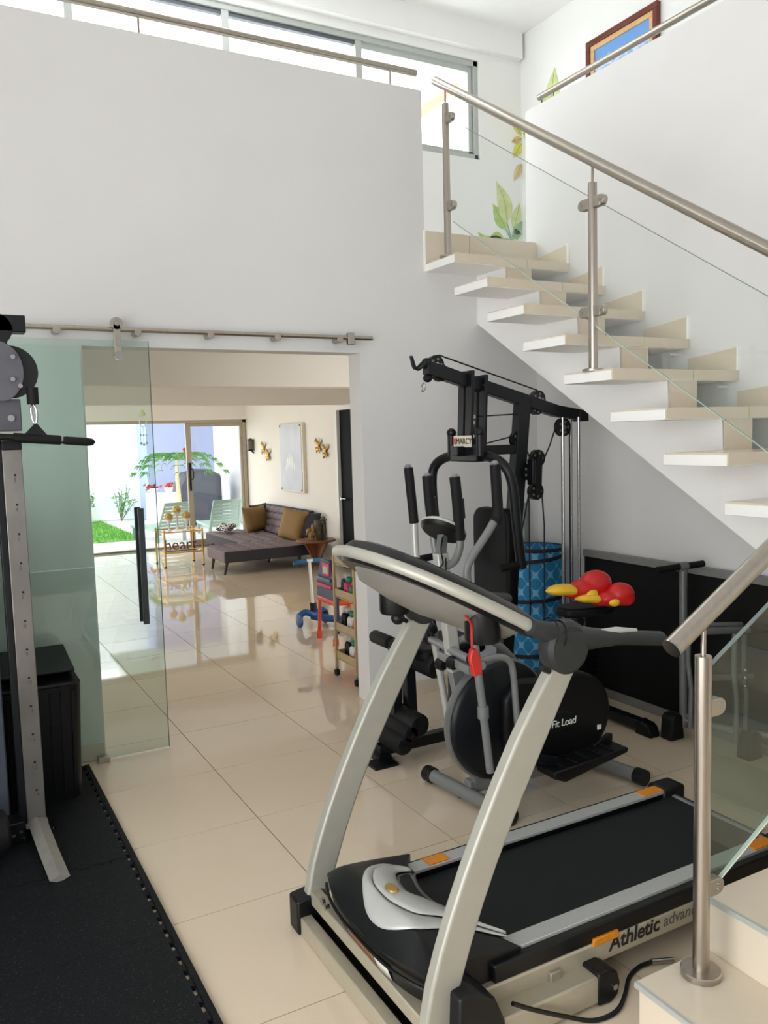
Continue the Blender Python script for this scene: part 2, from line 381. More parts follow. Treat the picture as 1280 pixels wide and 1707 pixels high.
struct(MB().box(3.1, 8, 14.05, 18.2, -0.2, -0.012).build('terrace_floor', PAT), 'pale terrace floor behind the loungers', 'floor')
struct(MB().box(-4, 3.95, 18.0, 18.2, 0, 3.2).build('wall_garden', OWH), 'sunlit white garden boundary wall', 'wall')
struct(MB().box(3.95, 8, 17.2, 17.4, 0, 3.2).box(3.95, 4.1, 17.4, 18.2, 0, 3.2).build('wall_terrace', LAV, merge=False), 'pale lavender terrace wall behind the palm', 'wall')
struct(MB().box(5.35, 5.5, 12.7, 17.2, 0, 3.2).build('wall_patio', OWH), 'white patio side wall seen through the door pane', 'wall')
struct(MB().box(4.98, 5.10, 15.5, 15.62, 0, 2.7).build('pillar', OWH, bevel=0.004), 'slim white terrace pillar behind the door pane', 'pillar')
struct(MB().box(3.0, 8, 12.75, 17.4, 2.7, 2.85).build('added_shade_roof', OWH), 'unseen flat roof added to shade the terrace', 'roof')  # slab out of view, added to keep sky light off palm and wall
# grass
gm = mat('lawn_grass', (92, 152, 36), 0.6, noise=0.25, nscale=30)
gr = MB()
gv = []; gf = []
for i in range(9000):
    x, y = random.uniform(0.6, 3.1), random.uniform(14.06, 17.9); a = random.uniform(0, 2 * PI); hh = random.uniform(0.03, 0.07); w_ = 0.006
    dx, dy = math.cos(a) * w_, math.sin(a) * w_; lx, ly = random.uniform(-.02, .02), random.uniform(-.02, .02); k = len(gv)
    gv += [(x - dx, y - dy, -0.02), (x + dx, y + dy, -0.02), (x + lx, y + ly, hh)]; gf.append((k, k + 1, k + 2))
gr.add(gv, gf); gr.box(0.6, 3.1, 14.06, 17.95, -0.03, 0.0)
tag(gr.build('lawn_grass', gm, merge=False), 'bright green lawn outside the open patio door', 'grass', kind='stuff')
LEAF = mat('shrub_leaf', (110, 160, 80), 0.55, noise=0.3, nscale=20)
def shrub(loc, h, n, spread, label, seed):
    rnd = random.Random(seed); t = root('shrub', label, 'shrub', loc, 'low shrubs against the white garden wall')
    st = MB(); lf = MB()
    for i in range(n):
        a = rnd.uniform(0, 2 * PI); top = V(loc) + V(math.cos(a) * spread * rnd.random(), math.sin(a) * 0.3 * rnd.random(), h * rnd.uniform(.5, 1))
        st.tube([loc, (V(loc) + top) / 2 + V(rnd.uniform(-.03, .03), 0, 0.03), top], 0.006, 5)
        for k in range(9):
            p = V(loc).lerp(top, rnd.uniform(.4, 1)) + V(rnd.uniform(-.05, .05), rnd.uniform(-.05, .05), rnd.uniform(-.02, .04))
            q = Euler((rnd.uniform(-1, 1), rnd.uniform(-1, 1), rnd.uniform(0, 6))).to_matrix(); s_ = rnd.uniform(.03, .06)
            lf.add([p, p + q @ V(s_, s_ * .4, 0.01), p + q @ V(2 * s_, 0, 0), p + q @ V(s_, -s_ * .4, 0.01)], [(0, 1, 2, 3)])
    st.build('stem', mat('shrub_stem', (100, 110, 70), 0.8), t); lf.build('foliage', LEAF, t, merge=False)
shrub((2.75, 17.6, 0), 0.75, 12, 0.35, 'sparse green shrub in front of white garden wall, larger one', 1)
shrub((3.45, 17.6, 0), 0.7, 12, 0.3, 'sparse green shrub next to the lavender wall corner', 2)
# palm
tp = root('palm_tree', 'small palm with arching green fronds behind the patio door stile', 'palm tree', (4.1, 15.4, -0.012))
MB().tube(smooth([(4.1, 15.4, -0.01), (4.09, 15.4, 0.5), (4.07, 15.4, 0.95), (4.08, 15.4, 1.28)]), [0.05 - 0.00125 * i for i in range(19)], 10).build('trunk', mat('palm_trunk', (196, 180, 140), 0.8, noise=0.2, nscale=12, stretch=(.3, .3, 6)), tp)
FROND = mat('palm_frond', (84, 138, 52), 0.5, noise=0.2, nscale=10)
for k in range(9):
    a = k * 2 * PI / 9 + 0.3; L = 0.62 + 0.1 * (k % 3); c = V(4.08, 15.4, 1.26); m = MB(); pts = []
    for i in range(9):
        t = i / 8; pts.append(c + V(math.cos(a) * L * t, math.sin(a) * L * t, 0.72 * t - 0.92 * t * t))
    m.tube(pts, [0.009 - 0.0008 * i for i in range(9)], 5)
    for i in range(1, 9):
        for s_ in (-1, 1):
            p = pts[i]; d = V(math.cos(a), math.sin(a), 0); n_ = V(-d.y, d.x, 0) * s_; l = 0.24 * math.sin(PI * (0.15 + 0.8 * i / 9))
            for kk in (0, 0.045):
                q = p + d * kk
                m.add([q, q + n_ * l * .5 + d * .05 + V(0, 0, .012), q + n_ * l + d * .1 - V(0, 0, .09), q + n_ * l * .5 + d * .025 - V(0, 0, .01)], [(0, 1, 2, 3)])
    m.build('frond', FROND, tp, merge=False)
tf = root('flower', 'red tropical flower at the top of the palm', 'flower', (4.24, 15.36, 1.33))
m = MB()
for k in range(10):
    a = k * 0.63; p = V(4.24, 15.36, 1.35 + 0.013 * k); q = p + V(math.cos(a) * 0.07, math.sin(a) * 0.07, 0.07)
    m.add([p, p.lerp(q, .5) + V(-math.sin(a) * .025, math.cos(a) * .025, 0), q, p.lerp(q, .5) - V(-math.sin(a) * .025, math.cos(a) * .025, 0)], [(0, 1, 2, 3)])
m.tube([(4.22, 15.38, 1.28), (4.24, 15.36, 1.5)], [0.02, 0.004], 6)
m.build('petals', mat('red_petal', (205, 70, 50), 0.5, noise=0.2), tf, merge=False)
# covered grill
GC = mat('grey_grill_cover', (72, 76, 90), 0.55, noise=0.12, nscale=6, bump=0.3, bscale=7)
tg = root('barbecue_grill', 'dark grey covered barbecue grill behind the palm', 'grill', (4.62, 16.0, -0.012))
prof = [(4.16, 0.0), (4.14, 0.45), (4.19, 0.78), (4.32, 0.98), (4.55, 1.06), (4.8, 1.05), (5.02, 0.95), (5.1, 0.7), (5.12, 0.0)]
def gfn(u, v):
    i = min(int(u * 8), 7); t = u * 8 - i; x = prof[i][0] * (1 - t) + prof[i + 1][0] * t; z = prof[i][1] * (1 - t) + prof[i + 1][1] * t
    e = abs(2 * v - 1) ** 6; return V(4.62 + (x - 4.62) * (1 - .08 * e), 15.72 + 0.55 * v, z * (1 - 0.05 * e) + 0.012 * math.sin(9 * x + 7 * v) * (z > .1))
g_ = MB(); g_.grid(gfn, 24, 8); g_.add([V(p[0], y, p[1]) for y in (15.72, 16.27) for p in [(4.62 + (q[0] - 4.62) * .92, q[1] * .95) for q in prof]], [tuple(range(9)), tuple(range(17, 8, -1))])
g_.build('cover', GC, tg)
MB().box(4.2, 5.08, 15.73, 15.75, -0.012, 0.05).build('base_trim', BLK, tg)
# flower boxes
PETR = mat('red_flowers', (170, 44, 44), 0.5, noise=0.2)
for k, (x, lab) in enumerate(((3.66, 'red flower pot on ledge, paler one toward the lawn'), (3.95, 'orange red flower pot on ledge beside the grill'))):
    t = root('flower_pot', lab, 'flower pot', (x, 15.6, 0.66), 'potted red flowers behind the lounger')
    MB().lathe([(0, 0), (0.06, 0), (0.09, 0.1), (0.08, 0.1), (0.055, 0.02)], (x, 15.6, 0.66)).build('pot', OWH, t)
    m = MB(); rnd = random.Random(k)
    for i in range(40):
        p = V(x + rnd.gauss(0, .05), 15.6 + rnd.gauss(0, .04), 0.78 + rnd.gauss(0, .025)); q = Euler((rnd.uniform(-1, 1), rnd.uniform(-1, 1), rnd.uniform(0, 6))).to_matrix()
        m.add([p + q @ V(-.03, -.02, 0), p + q @ V(.03, -.02, 0), p + q @ V(.03, .02, .01), p + q @ V(-.03, .02, .01)], [(0, 1, 2, 3)])
    m.build('blossoms', PETR if k == 0 else mat('orange_flowers', (224, 96, 70), 0.5, noise=.2), t, merge=False)
struct(MB().box(3.55, 4.12, 15.45, 15.75, -0.012, 0.66).build('planter_ledge', OWH, bevel=0.01), 'white ledge carrying the flower pots', 'ledge')
# loungers
LG = mat('pale_green_resin', (158, 178, 166), 0.45, noise=0.02)
def lounger(loc, label):
    t = root('sun_lounger', label, 'sun lounger', (0, 0, 0), 'resin loungers on the patio')
    f = MB()
    for s_ in (-0.24, 0.24):
        f.bar((s_, -0.0, 0.2), (s_, -1.2, 0.2), 0.03, 0.04).bar((s_, 0, 0.2), (s_ * .9, 0.3, 0.65), 0.03, 0.03)
    f.bar((-0.22, 0.3, 0.65), (0.22, 0.3, 0.65), 0.03, 0.03)
    f.build('frame', LG, t, merge=False)
    for (x, y) in ((-0.23, -1.1), (0.23, -1.1), (-0.23, -0.05), (0.23, -0.05)): MB().bar((x, y, 0.0), (x, y, 0.2), 0.035, 0.05).build('leg', LG, t)
    n = 8
    for k in range(n):
        q = (k + .5) / n; y, z = 0.3 * q, 0.2 + 0.45 * q
        MB().bar((-0.23, y, z), (0.23, y, z), 0.012, 0.05, up=(0, 0.3, 0.45)).build('slat', LG, t)
    for k in range(9): MB().bar((-0.23, -0.1 - 0.12 * k, 0.21), (0.23, -0.1 - 0.12 * k, 0.21), 0.1, 0.012).build('slat', LG, t)
    t.location = loc; return t
lg1 = lounger((3.4, 13.35, -0.01), 'pale green resin lounger on patio, behind the gold cart')
lg1.rotation_euler.z = math.radians(188)
lg2 = copy_tree(lg1); lg2.location = (4.25, 13.25, -0.01); lg2.rotation_euler.z = math.radians(174)
lg2['label'] = 'pale green resin lounger on patio, seen through the door pane'
# ------------------------------------------------------------------ staircase (upper flight) : 0.31 going, 0.189 rise
NT = 8
def tz(k): return 2.646 - 0.189 * k
def ty(k): return 4.035 - 0.31 * k          # nosing
st = root('staircase', 'white floating stair flight with beige tile nosings climbing beside the wall', 'staircase', (3.15, 3.0, 0))
# zig-zag stringer
poly = []
ys0 = ty(NT - 1) - 0.31
poly_top = []
for k in range(NT + 1):           # from top down (k = NT is the landing tread below the frame)
    z = tz(k) - 0.05
    poly_top += [(ty(k) + 0.31 + 0.02, z), (ty(k) + 0.03, z)]
poly = [(4.36, 2.6)] + poly_top[1:] + [(ty(NT) + 0.03, 0.635), (4.36, 2.30)]
MB().prism(poly, 'x', 3.10, 3.28).build('stringer', STEPW, st)
tr0 = None
for k in range(NT + 1):
    y0, y1, z1 = ty(k), ty(k) + 0.325, tz(k); z0 = z1 - 0.052
    tr = MB().box(2.72, 3.568, y0 + 0.008, y1, z0, z1 - 0.008).build('tread', STEPW, st, bevel=0.002)
    # tiles on the tread: two nosing tiles and the top tiles
    MB().box(2.722, 3.24, y0, y0 + 0.008, z0 + 0.003, z1).build('nosing_tile', STEPT, tr)
    MB().box(3.243, 3.566, y0, y0 + 0.008, z0 + 0.003, z1).build('nosing_tile', STEPT, tr)
    MB().box(2.73, 3.24, y0 + 0.008, y1, z1 - 0.008, z1).build('top_tile', STEPTOP, tr)
    MB().box(3.243, 3.566, y0 + 0.008, y1, z1 - 0.008, z1).build('top_tile', STEPTOP, tr)
    if k: MB().box(3.10, 3.28, y1 - 0.004 , y1 + 0.006, z1, tz(k - 1) - 0.052).build('riser_tile', STEPT, st)
    # stepped skirting tile on the wall
    MB().prism([(y0 + 0.005, z1), (y0 + 0.31, z1), (y0 + 0.31, z1 + 0.085), (y0 + 0.005, z1 + 0.115)], 'x', 3.556, 3.57).build('skirting_tile', STEPT, st, bevel=0.001)
    MB().box(3.553, 3.57, y0 - 0.002, y0 + 0.005, z1, z1 + 0.118).build('skirting_edge', STEPW, st)
# riser of the upper landing
for a, b in ((2.72, 3.04), (3.043, 3.568)): MB().box(a, b, 4.348, 4.36, tz(0), 2.837).build('riser_tile', STEPT, st, bevel=0.001)
MB().box(2.712, 2.72, 4.346, 4.40, tz(0) - 0.05, 2.84).build('edge_trim', STEPW, st)
# wall dowels under the treads
for k in (3, 4, 5): MB().cyl((3.57, ty(k) + 0.07, tz(k) - 0.075), (3.50, ty(k) + 0.07, tz(k) - 0.075), 0.009, 10).build('wall_peg', WHITE, st)

# ---- lower flight (climbs to the right, towards the wall)
lf_ = root('entry_steps', 'beige tiled lower stair steps beside the treadmill', 'steps', (2.2, 0.9, 0))
RZ, GO = 0.162, 0.262
for k in range(6):
    x0 = 1.555 + GO * k; z1 = RZ * (k + 1); yf = 1.505
    MB().box(x0, 3.569, 0.2, yf, z1 - RZ, z1 - 0.012).build('step', STEPT, lf_, bevel=0.001)
    MB().box(x0 - 0.012, min(x0 + GO + 0.01, 3.569), 0.2, yf + 0.004, z1 - 0.012, z1).build('step_tile', STEPTOP, lf_)
    MB().box(x0 - 0.014, x0 - 0.004, 0.2, yf + 0.004, z1 - 0.014, z1 + 0.0005).build('nosing_trim', ALUG, lf_)
MB().box(3.12, 3.569, 0.2, 1.57, 0.972, tz(NT) - 0.06).build('landing', STEPT, lf_)

# ------------------------------------------------------------------ stair railing (upper)
def clamp_part(t, c, d, s=0.034):
    """round glass clamp at c, flange pointing along d (unit, horizontal/any)"""
    c = V(c); d = V(d).normalized()
    m = MB().bar(c, c + d * 0.045, 0.03, 0.05).cyl(c + d * 0.045 + V(-0.014, 0, 0), c + d * 0.045 + V(0.014, 0, 0), 0.025, 16)
    o = m.build('glass_clamp', STEEL, t, bevel=0.002)
    MB().cyl(c + d * 0.045 + V(-0.017, 0, 0), c + d * 0.045 + V(-0.013, 0, 0), 0.007, 10).build('screw', CHROME, o)
    return o
rl = root('stair_railing', 'stainless handrail with glass panels on the floating stair flight', 'railing', (2.76, 3.2, 0))
sl = (3.676 - 2.26) / (4.267 - 2.044)
def rz(y): return 3.676 + (y - 4.267) * sl
MB().cyl((2.76, 4.27, rz(4.27)), (2.76, 1.55, rz(1.55)), 0.0255, 24).build('handrail', STEEL, rl)
for y, k in ((4.165, 0), (2.96, 4), (1.755, 7)):
    zt = rz(y)
    if k == 7: zb = tz(7)
    else: zb = tz(k)
    p = MB().cyl((2.76, y, zb), (2.76, y, zt - 0.10), 0.021, 20).build('post', STEEL, rl)
    MB().lathe([(0, 0), (0.05, 0), (0.05, 0.008), (0.04, 0.012), (0, 0.012)], (2.76, y, zb)).build('base_flange', STEEL, p)
    MB().cyl((2.76, y, zt - 0.11), (2.76, y, zt - 0.022), 0.0065, 10).build('pin', STEEL, p)
    for dz in (-0.19, -0.68):
        if k != 0: clamp_part(p, (2.76, y + 0.015, zt + dz), (0, 1, 0))
        if k != 7: clamp_part(p, (2.76, y - 0.015, zt + dz), (0, -1, 0))
def pane(t, y0, y1, top, bot):
    return MB().prism([(y0, rz(y0) + bot), (y1, rz(y1) + bot), (y1, rz(y1) + top), (y0, rz(y0) + top)], 'x', 2.755, 2.765).build('glass_panel', G_STAIR, t)
pane(rl, 3.015, 4.11, -0.17, -0.735); pane(rl, 1.81, 2.905, -0.17, -0.735)
EDGE = mat('glass_edge', (206, 226, 214), 0.2, noise=0.02)
MB().prism([(1.81, rz(1.81) - .738), (4.11, rz(4.11) - .738), (4.11, rz(4.11) - .735), (1.81, rz(1.81) - .735)], 'x', 2.7555, 2.7645).build('glass_edge', EDGE, rl)
MB().prism([(1.81, rz(1.81) - .17), (4.11, rz(4.11) - .17), (4.11, rz(4.11) - .168), (1.81, rz(1.81) - .168)], 'x', 2.7555, 2.7645).build('glass_edge', mat('glass_edge_dark', (120, 132, 130), 0.3), rl)

# lower railing
rb = root('stair_railing', 'stainless newel post, handrail and glass on lower steps', 'railing', (1.716, 1.442, 0.162))
px, py = 1.716, 1.442
p = MB().cyl((px, py, 0.17), (px, py, 1.03), 0.0212, 28).build('post', STEEL, rb)
MB().lathe([(0, 0), (0.053, 0), (0.053, 0.014), (0.05, 0.017), (0.0, 0.018)], (px, py, 0.162), 32).build('base_flange', STEEL, p)
MB().cyl((px, py, 1.02), (px, py, 1.115), 0.007, 14).build('pin', STEEL, p)
MB().prism([(px - .02, 1.10), (px + .03, 1.13), (px + .03, 1.137), (px - .02, 1.107)], 'y', py - .012, py + .012).build('saddle', STEEL, p)
s2 = 0.575
h0 = (1.60, py, 1.066); h1 = (3.1, py, 1.066 + s2 * 1.5)
hr = MB().cyl(h0, h1, 0.0255, 28).build('handrail', STEEL, rb)
dh = (V(h1) - V(h0)).normalized()
MB().cyl(V(h0) - dh * 0.001, V(h0) + dh * 0.004, 0.0262, 28).build('end_cap', CHROME, hr)
for z in (0.89, 0.40):
    m = MB().bar((px + 0.015, py, z), (px + 0.05, py, z), 0.03, 0.045).cyl((px + 0.05, py - 0.014, z), (px + 0.05, py + 0.014, z), 0.0225, 18)
    o = m.build('glass_clamp', STEEL, p, bevel=0.002)
    MB().cyl((px + 0.05, py - 0.017, z + 0.007), (px + 0.05, py - 0.012, z + 0.007), 0.004, 8).cyl((px + 0.05, py - 0.017, z - 0.008), (px + 0.05, py - 0.012, z - 0.008), 0.004, 8).build('screw', CHROME, o, merge=False)
MB().prism([(px + 0.026, 0.42), (px + 0.05, 0.40), (3.0, 0.40 + 0.575 * 1.25), (3.0, 1.0 + 0.575 * 1.26), (px + 0.026, 1.0)], 'y', py - 0.005, py + 0.005).build('glass_panel', glassmat('lower_stair_glass', (0.74, 0.83, 0.78)), rb)
MB().prism([(px + 0.055, 0.40), (3.0, 0.40 + 0.575 * 1.25), (3.0, 0.405 + 0.575 * 1.25), (px + 0.055, 0.405)], 'y', py - 0.0055, py + 0.0055).build('glass_edge', mat('bright_glass_edge', (236, 240, 234), 0.15), rb)
MB().prism([(px + 0.026, 1.0), (3.0, 1.0 + .575 * 1.26), (3.0, 1.004 + .575 * 1.26), (px + 0.026, 1.004)], 'y', py - 0.0055, py + 0.0055).build('glass_edge', MATS['glass_edge_dark'], rb)

# parapet handrails
hr = root('parapet_handrail', 'steel handrail on pins along the left parapet under the strip window', 'handrail', (1.0, 4.43, 3.65))
MB().cyl((-1.6, 4.43, 3.775), (2.73, 4.43, 3.775), 0.02, 20).build('handrail', STEEL, hr)
for x in (-1.2, 0.3, 1.09, 2.55): MB().cyl((x, 4.43, 3.65), (x, 4.43, 3.76), 0.006, 10).build('pin', STEEL, hr)
hr = root('parapet_handrail', 'steel handrail on pins above the tall stair wall parapet', 'handrail', (3.645, 2.0, 3.69))
MB().cyl((3.645, 4.4, 3.775), (3.645, -2.5, 3.775), 0.02, 20).build('handrail', STEEL, hr)
for y in (4.26, 2.9, 1.5, 0): MB().cyl((3.645, y, 3.69), (3.645, y, 3.76), 0.006, 10).build('pin', STEEL, hr)

# ------------------------------------------------------------------ sliding glass door on the wall
gd = root('sliding_glass_door', 'frameless green tinted sliding glass panel hanging by the doorway', 'glass door', (0.45, 4.3, 0.0))
MB().box(-0.25, 1.022, 4.295, 4.305, 0.012, 2.125).build('glass_panel', G_DOOR, gd)
MB().box(1.022, 1.0245, 4.295, 4.305, 0.012, 2.125).build('glass_edge', mat('green_glass_edge', (120, 140, 132), 0.25), gd)
MB().box(0.72, 1.022, 4.2955, 4.3045, 0.006, 0.012).build('bottom_edge', mat('bright_glass_edge', (236, 240, 234), 0.15), gd)
hb = MB().box(0.915, 0.945, 4.245, 4.262, 0.69, 1.285).build('handle', mat('dark_steel_handle', (70, 76, 80), 0.35, metal=0.6), gd, bevel=0.003)
MB().box(0.919, 0.941, 4.258, 4.295, 0.80, 0.815).box(0.919, 0.941, 4.258, 4.295, 1.15, 1.165).build('stand_off', BLK, hb, merge=False)
MB().box(0.915, 0.945, 4.325, 4.342, 0.69, 1.285).build('handle', MATS['dark_steel_handle'], gd, bevel=0.003)
for x in (0.868, -0.1):
    hg = MB().prism(rrect(x - 0.017, x + 0.017, 2.03, 2.215, 0.016, 5), 'y', 4.272, 4.281).build('roller_hanger', STEEL, gd, bevel=0.002)
    MB().lathe([(0, 0), (0.03, 0), (0.03, 0.004), (0.022, 0.006), (0.022, 0.016), (0.03, 0.018), (0.03, 0.024), (0, 0.024)], (x, 4.296, 2.205), 24, 'y').build('wheel', STEEL, hg)
    MB().cyl((x, 4.272, 2.205), (x, 4.262, 2.205), 0.014, 18).cyl((x, 4.285, 2.045), (x, 4.262, 2.045), 0.021, 20).cyl((x, 4.285, 2.105), (x, 4.266, 2.105), 0.012, 16).build('bolt', CHROME, hg, merge=False)
MB().box(0.66, 0.715, 4.275, 4.325, 0.0, 0.028).build('floor_guide', ALU, gd, bevel=0.003)
tk = root('door_track', 'round steel sliding door track on standoffs over the doorway', 'door track', (0.8, 4.3, 2.16))
MB().cyl((-1.2, 4.3, 2.178), (2.31, 4.3, 2.178), 0.0125, 18).build('rail', STEEL, tk)
for x in (-0.6, 0.0, 0.589, 0.972, 1.348, 1.722): MB().cyl((x, 4.36, 2.165), (x, 4.283, 2.165), 0.018, 18).build('stand_off', STEEL, tk, bevel=0.002)
so = MB().cyl((2.10, 4.36, 2.165), (2.10, 4.283, 2.165), 0.018, 18).build('stand_off', STEEL, tk, bevel=0.002)
MB().bar((2.165, 4.29, 2.135), (2.165, 4.29, 2.205), 0.03, 0.04).build('stop', STEEL, tk, bevel=0.004)

# ------------------------------------------------------------------ painted mural plant and framed landscape
LV = [mat('mural_green_%d' % i, c, 0.7, noise=0.18, nscale=14) for i, c in enumerate([(176, 204, 116), (206, 216, 150), (222, 220, 110), (218, 188, 132), (150, 186, 146)])]
VEIN = mat('mural_vein', (150, 172, 100), 0.7)
def leaf(t, base, tip, w, m, plane, off=0.004, bend=0.0):
    """painted leaf, thin decal shape on a wall. plane 'y' -> coordinates (x,z) on the window wall, 'x' -> (y,z) on the side wall"""
    b, p = V(base[0], base[1], 0), V(tip[0], tip[1], 0); d = p - b; n = V(-d.y, d.x, 0).normalized(); out = []; N = 10; L, R, C = [], [], []
    for i in range(N + 1):
        q = i / N; c = b + d * q + n * bend * math.sin(PI * q); ww = w * math.sin(PI * q ** 0.8) * (1 - 0.25 * q); L.append(c + n * ww); R.append(c - n * ww); C.append(c)
    P = [(a.x, a.y) for a in L] + [(a.x, a.y) for a in R[::-1][1:-1]]
    W = (6.15 - off) if plane == 'y' else (4.89 - off)
    o = MB().prism(P, plane, W, W + 0.003).build('leaf', m, t)
    pts = [V(c.x, W - 0.0006, c.y) if plane == 'y' else V(W - 0.0006, c.x, c.y) for c in C[:-1]]
    MB().tube(pts, 0.0025, 4).build('vein', VEIN, o)
    return o
mp = root('mural_plant', 'painted green leafy plant low on the wall behind the top stair', 'mural', (4.65, 6.14, 3.3), 'leaf paintings on the upper walls')
c = (4.76, 3.34)
for (tx, tz_, w, mi, bd) in ((4.39, 3.38, 0.06, 0, 0.06), (4.56, 3.64, 0.075, 0, 0), (4.60, 3.84, 0.09, 1, -0.03), (4.86, 3.68, 0.06, 1, 0), (4.88, 3.52, 0.05, 4, 0), (4.88, 3.40, 0.05, 4, 0.03), (4.50, 3.32, 0.06, 0, -0.02)):
    bx = c[0] + (tx - c[0]) * 0.3; bz = c[1] + (tz_ - c[1]) * 0.3
    leaf(mp, (bx, bz), (tx, tz_), w, LV[mi], 'y', 0.004 + 0.001 * mi, bd)
    MB().tube([(c[0], 6.1455, c[1] - 0.15), (c[0], 6.1455, c[1]), (bx, 6.1455, bz)], 0.006, 6).build('stalk', LV[4], mp)
mq = root('mural_plant', 'painted yellow green leaf cluster at the wall corner above the parapet', 'mural', (4.83, 6.14, 4.0), 'leaf paintings on the upper walls')
for k, (a, b, w, mi) in enumerate((((4.885, 4.27), (4.76, 4.42), 0.035, 2), ((4.885, 4.20), (4.79, 4.06), 0.05, 2), ((4.885, 4.24), (4.775, 4.20), 0.035, 3), ((4.885, 4.02), (4.795, 3.86), 0.04, 3))):
    leaf(mq, a, b, w, LV[mi], 'y', 0.004 + 0.0015 * k)
for k, (a, b, w, mi) in enumerate((((6.13, 4.36), (5.86, 4.46), 0.045, 2), ((6.12, 4.28), (5.95, 4.2), 0.05, 2))):
    leaf(mq, a, b, w, LV[mi], 'x', 0.004 + 0.0015 * k)
mr = root('mural_plant', 'painted pale yellow broad leaf beside the framed landscape', 'mural', (4.885, 5.7, 4.3), 'leaf paintings on the upper walls')
for (a, b, w, mi) in (((5.78, 4.22), (5.69, 4.68), 0.13, 1), ((5.72, 4.25), (5.48, 4.46), 0.07, 0), ((5.80, 4.2), (5.60, 4.42), 0.07, 2)):
    leaf(mr, a, b, w, LV[mi], 'x', 0.004 + 0.0015 * mi)
MB().tube([(4.885, 5.86, 4.1), (4.885, 5.86, 4.5)], 0.008, 6).build('stalk', mat('mural_dark_stalk', (90, 96, 90), 0.7), mr)
# picture
pc = root('framed_picture', 'framed blue mountain landscape with dark red wooden frame on upper wall', 'picture', (4.88, 4.9, 4.2))
WDR = mat('red_brown_frame', (104, 40, 24), 0.35, noise=0.2, nscale=20)
LIN = mat('tan_frame_liner', (214, 176, 124), 0.6, noise=0.08)
y0, y1, z0, z1 = 4.53, 5.275, 4.12, 4.70
def frame(t, name, m, y0, y1, z0, z1, w, x0, x1):
    f = MB().box(x0, x1, y0, y1, z1 - w, z1).box(x0, x1, y0, y1, z0, z0 + w).box(x0, x1, y0, y0 + w, z0 + w, z1 - w).box(x0, x1, y1 - w, y1, z0 + w, z1 - w)
    return f.build(name, m, t, merge=False, bevel=0.004)
frame(pc, 'frame', WDR, y0, y1, z0, z1, 0.045, 4.85, 4.888); frame(pc, 'liner', LIN, y0 + .045, y1 - .045, z0 + .045, z1 - .045, 0.04, 4.86, 4.888)
def picmat():
    m = bpy.data.materials.new('mountain_painting'); m.use_nodes = True; nt = m.node_tree; b = nt.nodes['Principled BSDF']; b.inputs['Roughness'].default_value = 0.4
    tc = nt.nodes.new('ShaderNodeTexCoord'); sp = nt.nodes.new('ShaderNodeSeparateXYZ'); nt.links.new(tc.outputs['Generated'], sp.inputs[0])
    n = nt.nodes.new('ShaderNodeTexNoise'); n.inputs['Scale'].default_value = 7; n.inputs['Detail'].default_value = 6; nt.links.new(tc.outputs['Generated'], n.inputs['Vector'])
    ad = nt.nodes.new('ShaderNodeMath'); ad.operation = 'MULTIPLY_ADD'; ad.inputs[1].default_value = 0.5; nt.links.new(n.outputs['Fac'], ad.inputs[0]); nt.links.new(sp.outputs['Z'], ad.inputs[2])
    r = nt.nodes.new('ShaderNodeValToRGB'); nt.links.new(ad.outputs[0], r.inputs['Fac']); e = r.color_ramp.elements
    e[0].position = 0.25; e[0].color = s2l((60, 100, 70)); e[1].position = 1.0; e[1].color = s2l((110, 160, 222))
    for p, c in ((0.45, (96, 128, 110)), (0.6, (104, 140, 190)), (0.72, (206, 222, 240)), (0.8, (118, 166, 222)), (0.9, (214, 226, 242))):
        k = e.new(p); k.color = s2l(c)
    nt.links.new(r.outputs['Color'], b.inputs['Base Color']); return m
MB().box(4.872, 4.888, y0 + .08, y1 - .08, z0 + .08, z1 - .08).build('canvas', picmat(), pc)
# ------------------------------------------------------------------ treadmill
TAN = mat('champagne_metal', (178, 170, 150), 0.36, metal=0.35, noise=0.04, nscale=25)
UPR = mat('silver_upright_paint', (168, 166, 155), 0.38, metal=0.2, noise=0.03, nscale=25)
BELT = mat('running_belt', (15, 19, 22), 0.6, spec=0.3, noise=0.25, nscale=220, bump=0.15, bscale=350)
RAILS = mat('silver_foot_rail', (176, 178, 176), 0.42, metal=0.25, noise=0.04, nscale=80)
HOOD = mat('satin_black_hood', (12, 14, 16), 0.36, spec=0.35, noise=0.1, nscale=30)
t = root('treadmill', 'silver and black treadmill with curved uprights in front of stairs', 'treadmill', (1.75, 2.06, 0))
MB().box(0.965, 1.005, 1.66, 2.46, 0.0, 0.06).build('base_bar', TAN, t, bevel=0.004)
MB().box(1.035, 1.095, 1.70, 2.42, 0.0, 0.05).build('base_plate', BLK, t, bevel=0.003)
MB().box(1.005, 1.045, 1.70, 2.42, 0.09, 0.133).build('deck_front_bar', TAN, t, bevel=0.004)
# feet caps at the upright bases
MB().prism([(0.955, 0), (0.955, 0.115), (1.03, 0.125), (1.045, 0.06), (1.05, 0)], 'y', 2.40, 2.475).build('foot', BLK, t, bevel=0.008)
MB().prism([(1.065, 0), (1.075, 0.205), (1.13, 0.21), (1.185, 0.17), (1.215, 0.1), (1.225, 0)], 'y', 1.635, 1.735).build('foot', BLK, t, bevel=0.008)
for y in (1.695, 2.425):
    MB().box(1.2, 1.575, y - 0.045, y + 0.03, 0.01, 0.09).build('base_tube', TAN, t, bevel=0.006)
    e = MB().prism([(1.545, 0.005), (1.545, 0.10), (1.59, 0.10), (1.618, 0.085), (1.628, 0.05), (1.618, 0.015), (1.59, 0.0)], 'y', y - 0.05, y + 0.035).build('end_cap', BLK, t, bevel=0.006)
    MB().cyl((1.605, y - 0.054, 0.045), (1.605, y - 0.046, 0.045), 0.009, 12).build('bolt', CHROME, e)
